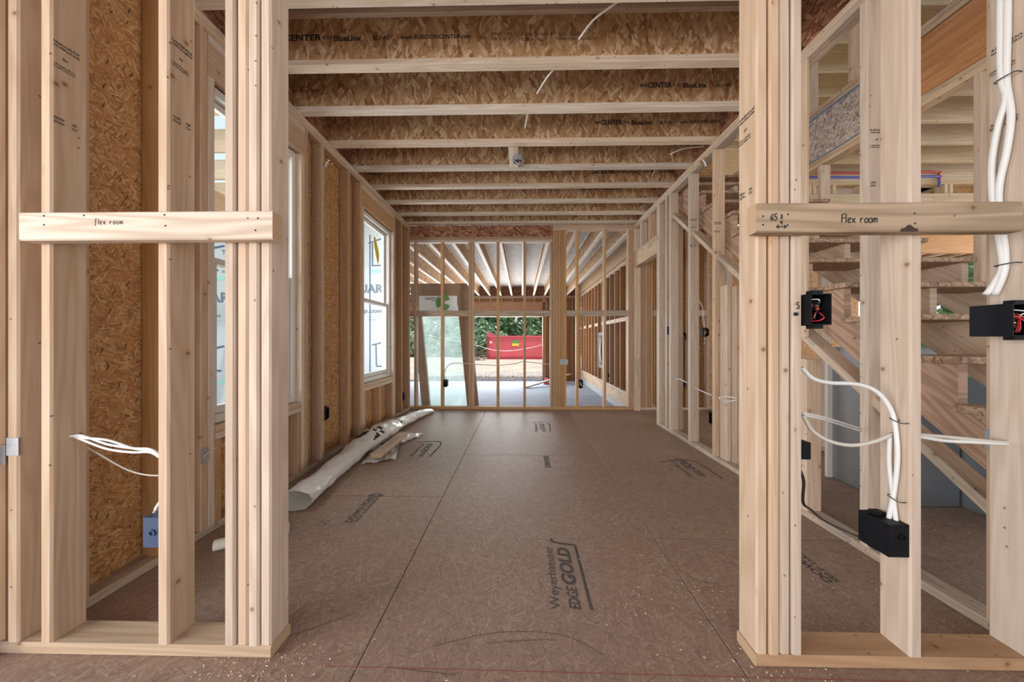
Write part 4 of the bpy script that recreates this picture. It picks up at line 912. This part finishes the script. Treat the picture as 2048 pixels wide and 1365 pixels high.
for lb, X, px_, py_ in (('window', -1.655, 652, 318), ('stair', 1.648, 1411, 317)):
    a = at(px_, py_, X=X); o = empty('wire_tail', a, label='copper-tipped wire tail poking below the %s wall top plate' % lb, cat='wire'); s = 1 if X < 0 else -1
    tube('conductor', [a, a+Vector((s*.02, .05, -.01)), a+Vector((s*.03, .02, -.02))], .009, 'copper', o); tube('jacket', [a+Vector((s*.03, 0, -.01)), a+Vector((s*.025, -.03, -.05)), a+Vector((s*.02, -.04, -.09))], .006, 'white_wire', o)

# ---- ceiling light box on a block between two joists
p = at(1028, 312, Y=3.08)
cb = empty('ceiling_box', (p.x, 3.0, CE), label='round metal light box on a wood block between ceiling joists', cat='light box')
board('mounting_block', (at(1018, 320, Y=3.0).x, at(1018, 320, Y=3.0).x+.089), (2.83, 3.166), (CE+.0005, CE+.0385), 'flange', cb)
V, Fc = [], []; n = 16; cx_, cy_ = at(1036, 309, Y=2.98).x, 2.98
for r, z in ((.05, CE-.001), (.05, CE-.05), (.045, CE-.05), (.045, CE-.006)):
    for k in range(n): V.append((cx_+r*math.cos(2*math.pi*k/n), cy_+r*math.sin(2*math.pi*k/n), z))
for r in range(3):
    for k in range(n): Fc.append((r*n+k, r*n+(k+1) % n, r*n+n+(k+1) % n, r*n+n+k))
Fc += [tuple(range(n)), tuple(3*n+k for k in range(n))]
mesh_obj('can', V, Fc, 'steel', cb, (cx_, cy_, CE-.02))
for k in range(3): tube('wire', [(cx_-.02+.02*k, cy_, CE-.02), (cx_-.03+.03*k, cy_-.02, CE-.055), (cx_+.02-.02*k, cy_+.01, CE-.06), (cx_, cy_, CE-.02)], .003, ('white_wire', 'cable_black', 'copper')[k], cb)

# ---- plastic sheeting rolled loosely on the floor
sheet = empty('plastic_sheeting', fl(700, 930), label='long crumpled roll of clear plastic sheeting by the window wall', cat='plastic sheeting')
cl = [(590, 1024, .095, .062), (622, 992, .098, .055), (655, 963, .088, .05), (690, 935, .085, .06), (722, 908, .105, .07), (752, 886, .135, .085), (778, 868, .13, .07), (800, 856, .085, .06), (826, 842, .07, .05), (845, 832, .075, .04), (858, 825, .085, .025)]
P = smooth_path([fl(a, b) for a, b, w, h in cl], 7); n = 40; V = []; Fc = []; FM = []
for i, p in enumerate(P):
    t = i/(len(P)-1)*(len(cl)-1); k = min(int(t), len(cl)-2); f = t-k; w = cl[k][2]*(1-f)+cl[k+1][2]*f; h = cl[k][3]*(1-f)+cl[k+1][3]*f
    d = (P[min(i+1, len(P)-1)]-P[max(i-1, 0)]).normalized(); s = Vector((d.y, -d.x, 0))
    for j in range(n):
        a = 2*math.pi*j/n; q = p+s*math.cos(a)*w+Vector((0, 0, h*(1+math.sin(a))))
        cr = noise.noise(Vector((q.x*9, q.y*7, a*1.2)))*.5 + noise.noise(Vector((q.x*26, q.y*26, a*3)))*.3; cr *= .035 if 3 < t < 7 else .02
        q += (s*math.cos(a)+Vector((0, 0, math.sin(a))))*cr; q.z = max(q.z, .0025+.004*(1+noise.noise(q*20)))
        V.append(q)
for i in range(len(P)-1):
    for j in range(n):
        Fc.append((i*n+j, i*n+(j+1) % n, i*n+n+(j+1) % n, i*n+n+j)); q = V[i*n+j]
        u = i/(len(P)-1)*(len(cl)-1); top = 2 < j < 19
        FM.append(1 if top and (3.9 < u < 4.9 or 6.2 < u < 6.7) and noise.noise(Vector((q.x*17+5, q.y*17, 1.3))) > (.16 if j % 3 else .3) else 0)
o = mesh_obj('rolled_sheet', V, Fc, ['poly', 'ink'], sheet, fl(700, 930), smooth=True)
for pl, m_ in zip(o.data.polygons, FM): pl.material_index = m_
def flap(corners, seed, amp):
    A, B, C_, D = [fl(*c) for c in corners]; V = []; Fc = []; n = 26
    for i in range(n):
        for j in range(n):
            u, v = i/(n-1), j/(n-1); u2 = u+.04*noise.noise(Vector((v*4, seed, 0))); v2 = v+.05*noise.noise(Vector((u*4, 3, seed)))
            q = A*(1-u2)*(1-v2)+B*u2*(1-v2)+C_*u2*v2+D*(1-u2)*v2
            q.z = .004+amp*abs(noise.noise(Vector((q.x*11, q.y*8, seed)))+.4*noise.noise(Vector((q.x*30, q.y*30, seed)))); V.append(q)
    for i in range(n-1):
        for j in range(n-1): Fc.append((i*n+j, i*n+n+j, i*n+n+j+1, i*n+j+1))
    return mesh_obj('loose_flap', V, Fc, 'poly', sheet, A, smooth=True)
flap(((790, 893), (846, 872), (842, 868), (798, 868)), 1.0, .02); flap(((722, 930), (792, 922), (800, 885), (752, 895)), 2.0, .03)
a, b = fl(752, 926), fl(806, 880); a.z = b.z = .058
off = board_between('lumber_offcut', a, b, .089, .038, 'stud', None); tag(off, 'short pale lumber offcut lying on the plastic sheeting', 'lumber')

# ---- paper roll behind the left posts
a = fl(428, 1103); d = Vector((.42, .25, 0)).normalized(); a = Vector((a.x, a.y, .027)); V = []; Fc = []; n = 20
roll = empty('paper_roll', a, label='white paper roll lying on the floor behind the left posts', cat='paper roll')
s = Vector((d.y, -d.x, 0))
for r, e in ((.026, 0), (.026, .30), (.016, .30), (.016, 0)):
    for k in range(n): t = 2*math.pi*k/n; V.append(a+d*e+s*r*math.cos(t)+Vector((0, 0, r*math.sin(t))))
for r in range(4):
    for k in range(n): Fc.append((r*n+k, r*n+(k+1) % n, ((r+1) % 4)*n+(k+1) % n, ((r+1) % 4)*n+k))
mesh_obj('roll', V, Fc, 'paper', roll, a, smooth=False)

# ---- pipes in the cripple studs of the back room
for m_, dz, nm in (('pex_red', .03, 'red'), ('pex_blue', -.015, 'blue')):
    z = at(1665, 357, Y=3.46).z+dz; tag(tube('water_pipe', [(2.89, 3.405, z), (3.2, 3.405, z), (3.62, 3.405, z-.005), (4.3, 3.405, z), (4.34, 3.405, z-.02), (4.345, 3.405, z-.11)], .011, m_, None, 4, 8), nm+' water pipe running along the short studs behind the stairs', 'water pipe')

# ---- garage: wrapped patio door, plank, boxes
pd = empty('patio_door', (-1.2, 5.3, GS), label='cardboard-wrapped glass patio door leaning behind the far studs', cat='door')
PY = 5.25; L0, L1 = at(826, 600, Y=PY).x, at(936, 600, Y=PY).x; zt, zl = at(880, 568, Y=PY).z, at(880, 623, Y=PY).z
sh = at(855, 815, Y=PY).x-at(838, 635, Y=PY).x; lean = lambda z: (zt-z)/1.2*sh*.8
def slat(nm, x0, x1, z0, z1, y0, y1, mat):
    V = [(x+lean(z), y, z) for z in (z0, z1) for y in (y0, y1) for x in (x0, x1)]
    return mesh_obj(nm, V, [(0, 1, 3, 2), (4, 6, 7, 5), (0, 4, 5, 1), (2, 3, 7, 6), (0, 2, 6, 4), (1, 5, 7, 3)], mat, pd, (x0, y0, z0))
slat('cardboard_cap', L0-.04, L1-.02, zl+.10, zt, PY-.03, PY+.09, 'cardboard'); slat('cardboard_edge', L0-.04, L0+.09, GS+.004, zl+.10, PY-.02, PY+.08, 'cardboard')
slat('cardboard_edge', L1-.20, L1-.02, GS+.004, zl+.10, PY-.02, PY+.08, 'cardboard'); slat('cardboard_foot', L0+.09, L1-.2, GS+.004, GS+.09, PY-.02, PY+.08, 'cardboard')
slat('pane', L0+.09, L1-.2, GS+.09, zl+.10, PY+.02, PY+.026, 'film')
q0, q1 = at(838, 622, Y=PY-.04), at(914, 592, Y=PY-.04); lab = slab('label', (q0.x, q1.x), (PY-.036, PY-.0305), (q0.z, q1.z), 'label', pd)
q = at(886, 597, Y=PY-.037); text_on([('PlyGem', -.30, .0, -.05, .075, .01)], (q.x-.19+.02, PY-.0362, q.z-.0), (-1, 0, 0), (0, 0, -1), 'ink_grey', lab, lift=-.0005) if 0 else text_on([('Ply Gem', 0, .30, 0, .085, .02)], (at(887, 594, Y=PY-.037).x, PY-.0368, at(887, 593, Y=PY).z), (-1, 0, 0), (0, 0, -1), 'ink_grey', lab)
L = []; c_ = at(887, 606, Y=PY)
for k in range(3):
    t0 = 2*math.pi*k/3+.3; L.append([(c_.x+.075*math.cos(t0+j*.3), c_.z+.105*math.sin(t0+j*.3)) for j in range(6)])
strokes(L, (0, PY-.0368, 0), (1, 0, 0), (0, 0, 1), .085, 'green', lab, 'printed_logo')
pk = [at(1045, 776, Z=GS+.1), at(1172, 744, Z=GS+.1)]
a = at(1050, 775, Z=GS+.03); b = at(1140, 749, Y=a.y+1.25); ln = empty('plank', a, label='long weathered plank propped at a slant on the garage floor', cat='plank')
board_between('plank_board', a, b, .14, .038, 'brace_old', ln); b2 = b-Vector((.25, .1, .06))
slab('support_block', (b2.x-.12, b2.x+.08), (b2.y-.08, b2.y+.08), (GS+.001, b2.z-.06), 'lvl', ln)
q = at(1093, 767, Y=a.y+.9); tag(mesh_obj('fuel_can', [(q.x+x*(.11 if z < .12 else .05), q.y+y*.07, GS+.003+z) for z in (0, .12, .2) for x, y in ((-1, -1), (1, -1), (1, 1), (-1, 1))], [(0, 1, 2, 3), (8, 9, 10, 11)]+[(r*4+k, r*4+(k+1) % 4, r*4+4+(k+1) % 4, r*4+4+k) for r in (0, 1) for k in range(4)], 'dumpster', None, (q.x, q.y, GS)), 'red container on the garage floor under the slanted plank', 'container')

# ---- outdoors: dumpster, saplings, trees
DY = 27.5; x0, x1 = at(976, 700, Y=DY).x, at(976, 700, Y=DY).x+6.4; z0, z1 = -.52, at(1000, 673, Y=DY).z
dm = empty('dumpster', ((x0+x1)/2, DY, -.6), label='red open-top dumpster parked on the sandy yard', cat='dumpster')
yd = DY+2.3; V = [(x0+.1, DY, z0), (x1-.1, DY, z0), (x1-.1, yd, z0), (x0+.1, yd, z0), (x0, DY-.05, z1), (x1, DY-.05, z1), (x1, yd+.05, z1), (x0, yd+.05, z1), (x0+.1, DY+.05, z1), (x1-.1, DY+.05, z1), (x1-.1, yd-.05, z1), (x0+.1, yd-.05, z1), (x0+.2, DY+.1, z0+.1), (x1-.2, DY+.1, z0+.1), (x1-.2, yd-.1, z0+.1), (x0+.2, yd-.1, z0+.1)]
mesh_obj('body', V, [(0, 3, 2, 1), (12, 13, 14, 15)]+[(r*4+k, r*4+(k+1) % 4, r*4+4+(k+1) % 4, r*4+4+k) for r in range(3) for k in range(4)], 'dumpster', dm, (x0, DY, z0))
slab('top_rail', (x0-.06, x1+.06), (DY-.14, DY-.05), (z1-.09, z1+.05), 'dumpster', dm); slab('bottom_rail', (x0-.02, x1), (DY-.12, DY-.001), (z0-.075, z0+.10), 'dump_dark', dm)
slab('corner_post', (x0-.09, x0+.06), (DY-.16, DY-.02), (z0, z1), 'dump_dark', dm)
mesh_obj('front_gusset', [(x0-.02, DY, z1-.02), (x0+.75, DY, z1+.04), (x0-.02, DY, z1+.42), (x0-.02, DY+.1, z1-.02), (x0+.75, DY+.1, z1+.04), (x0-.02, DY+.1, z1+.42)], [(0, 1, 2), (3, 5, 4), (0, 3, 4, 1), (1, 4, 5, 2), (2, 5, 3, 0)], 'dumpster', dm, (x0, DY, z1))
c_ = at(1031, 686, Y=DY-.1); lg = slab('decal', (c_.x-.28, c_.x+.28), (DY-.06, DY-.055), (c_.z-.02, c_.z+.2), 'green', dm); slab('decal', (c_.x-.30, c_.x+.30), (DY-.06, DY-.055), (c_.z-.28, c_.z-.05), 'yellow', dm)
c2 = at(981, 685, Y=DY-.1); slab('placard', (c2.x-.08, c2.x+.12), (DY-.05, DY-.045), (c2.z-.1, c2.z+.1), 'label', dm)
def tree(nm, label, cat, group, x, y, h, rad, mat, leaves, seed, low=.15, size=.3):
    r = random.Random(seed); o = empty(nm, (x, y, -.6), label=label, cat=cat, group=group)
    tube('trunk', [(x, y, -.65), (x+.1*r.uniform(-1, 1), y, -.6+h*.35), (x+.3*r.uniform(-1, 1), y, -.6+h*.75)], max(.03, h*.018), 'bark', o, 3, 8)
    V, Fc = [], []; blobs = [(x+r.uniform(-1, 1)*rad*.7, y+r.uniform(-1, 1)*rad*.7, -.6+h*r.uniform(low, .92), rad*r.uniform(.35, .65)) for _ in range(14)]
    for k in range(leaves):
        bx_, by_, bz, br_ = r.choice(blobs); d = Vector((r.gauss(0, 1), r.gauss(0, 1), r.gauss(0, 1))).normalized()*br_*r.random()**.4
        c = Vector((bx_, by_, bz))+d; c.z = max(c.z, -.55); t = Vector((r.gauss(0, 1), r.gauss(0, 1), r.gauss(0, .6))).normalized(); s = t.cross(Vector((r.gauss(0, 1), r.gauss(0, 1), r.gauss(0, 1)))).normalized(); g = size*r.uniform(.6, 1.3); k0 = len(V)
        V += [c-t*g, c+s*g*.45+Vector((0, 0, g*.1)), c+t*g, c-s*g*.45+Vector((0, 0, g*.1))]; Fc.append((k0, k0+1, k0+2, k0+3))
    mesh_obj('foliage', V, Fc, mat, o, (x, y, h/2)); return o
rt = random.Random(11)
for k in range(13):
    tree('tree', 'leafy green tree in the dense row beyond the yard', 'tree', 'trees beyond the yard', -19+2.3*k+rt.uniform(-.6, .6), 36+rt.uniform(-2, 5), 8+rt.uniform(0, 4), 2.6, 'leaf' if k % 3 else 'leaf_pale', 2600, k, .03, .30)
for k in range(9):
    tree('shrub', 'pale green bush growing at the foot of the tree row', 'bush', 'bushes below the trees', -16.5+1.75*k, 31.8+rt.uniform(-1, 1), 2.2+rt.uniform(0, 1.4), 1.5, 'leaf_pale', 1100, 50+k, .05, .2)
for k in range(4):
    tree('tree', 'leafy tree outside the living room, seen through the stairs', 'tree', 'trees outside the living room', 13+3*k, 7+3.2*k, 7, 2.6, 'leaf', 1500, 80+k, .05, .3)
q = at(955, 712, Y=25.5); bs = empty('bare_branches', (q.x, 25.5, -.6), label='bare tangled branches lying left of the red dumpster', cat='branches')
for k in range(9): tube('branch', [(q.x-.2+.1*k, 25.5, -.58), (q.x+rt.uniform(-.8, .8), 25.5+rt.uniform(-.3, .3), .1+rt.uniform(-.3, .3)), (q.x+rt.uniform(-1.2, 1.2), 25.5, -.3+rt.uniform(-.2, 1.0))], .025, 'bark', bs, 4, 5)
# ---- sawdust and chips
V, Fc = [], []; rc = random.Random(5)
spots = [(-.80, 1.00, .10), (.76, 1.0, .12), (-.88, .99, .10), (1.0, 1.35, .35), (.55, 1.25, .25), (2.2, 1.8, .4), (.1, 2.0, .9), (-1.0, .95, .5), (1.5, .97, .3)]
for k in range(420):
    cx_, cy_, sp = rc.choice(spots); x, y = cx_+rc.gauss(0, sp), cy_+rc.gauss(0, sp*.4); 
    if YF0-.002 < y < YF1+.001 and not (-.80 < x < .73): continue
    a = rc.uniform(0, 6.28); l, w = rc.uniform(.0012, .005), rc.uniform(.0007, .0016); k0 = len(V); c, s = math.cos(a), math.sin(a)
    for u, v in ((-1, -1), (1, -1), (1, 1), (-1, 1)): V.append((x+c*u*l-s*v*w, y+s*u*l+c*v*w, .0016+.001*u*v))
    V.append((x, y, .0026)); Fc += [(k0, k0+1, k0+4), (k0+1, k0+2, k0+4), (k0+2, k0+3, k0+4), (k0+3, k0, k0+4)]
tag(mesh_obj('sawdust', V, Fc, 'chip', None, (0, 1, 0)), 'pale sawdust and wood chips scattered on the subfloor', 'sawdust', kind='stuff')
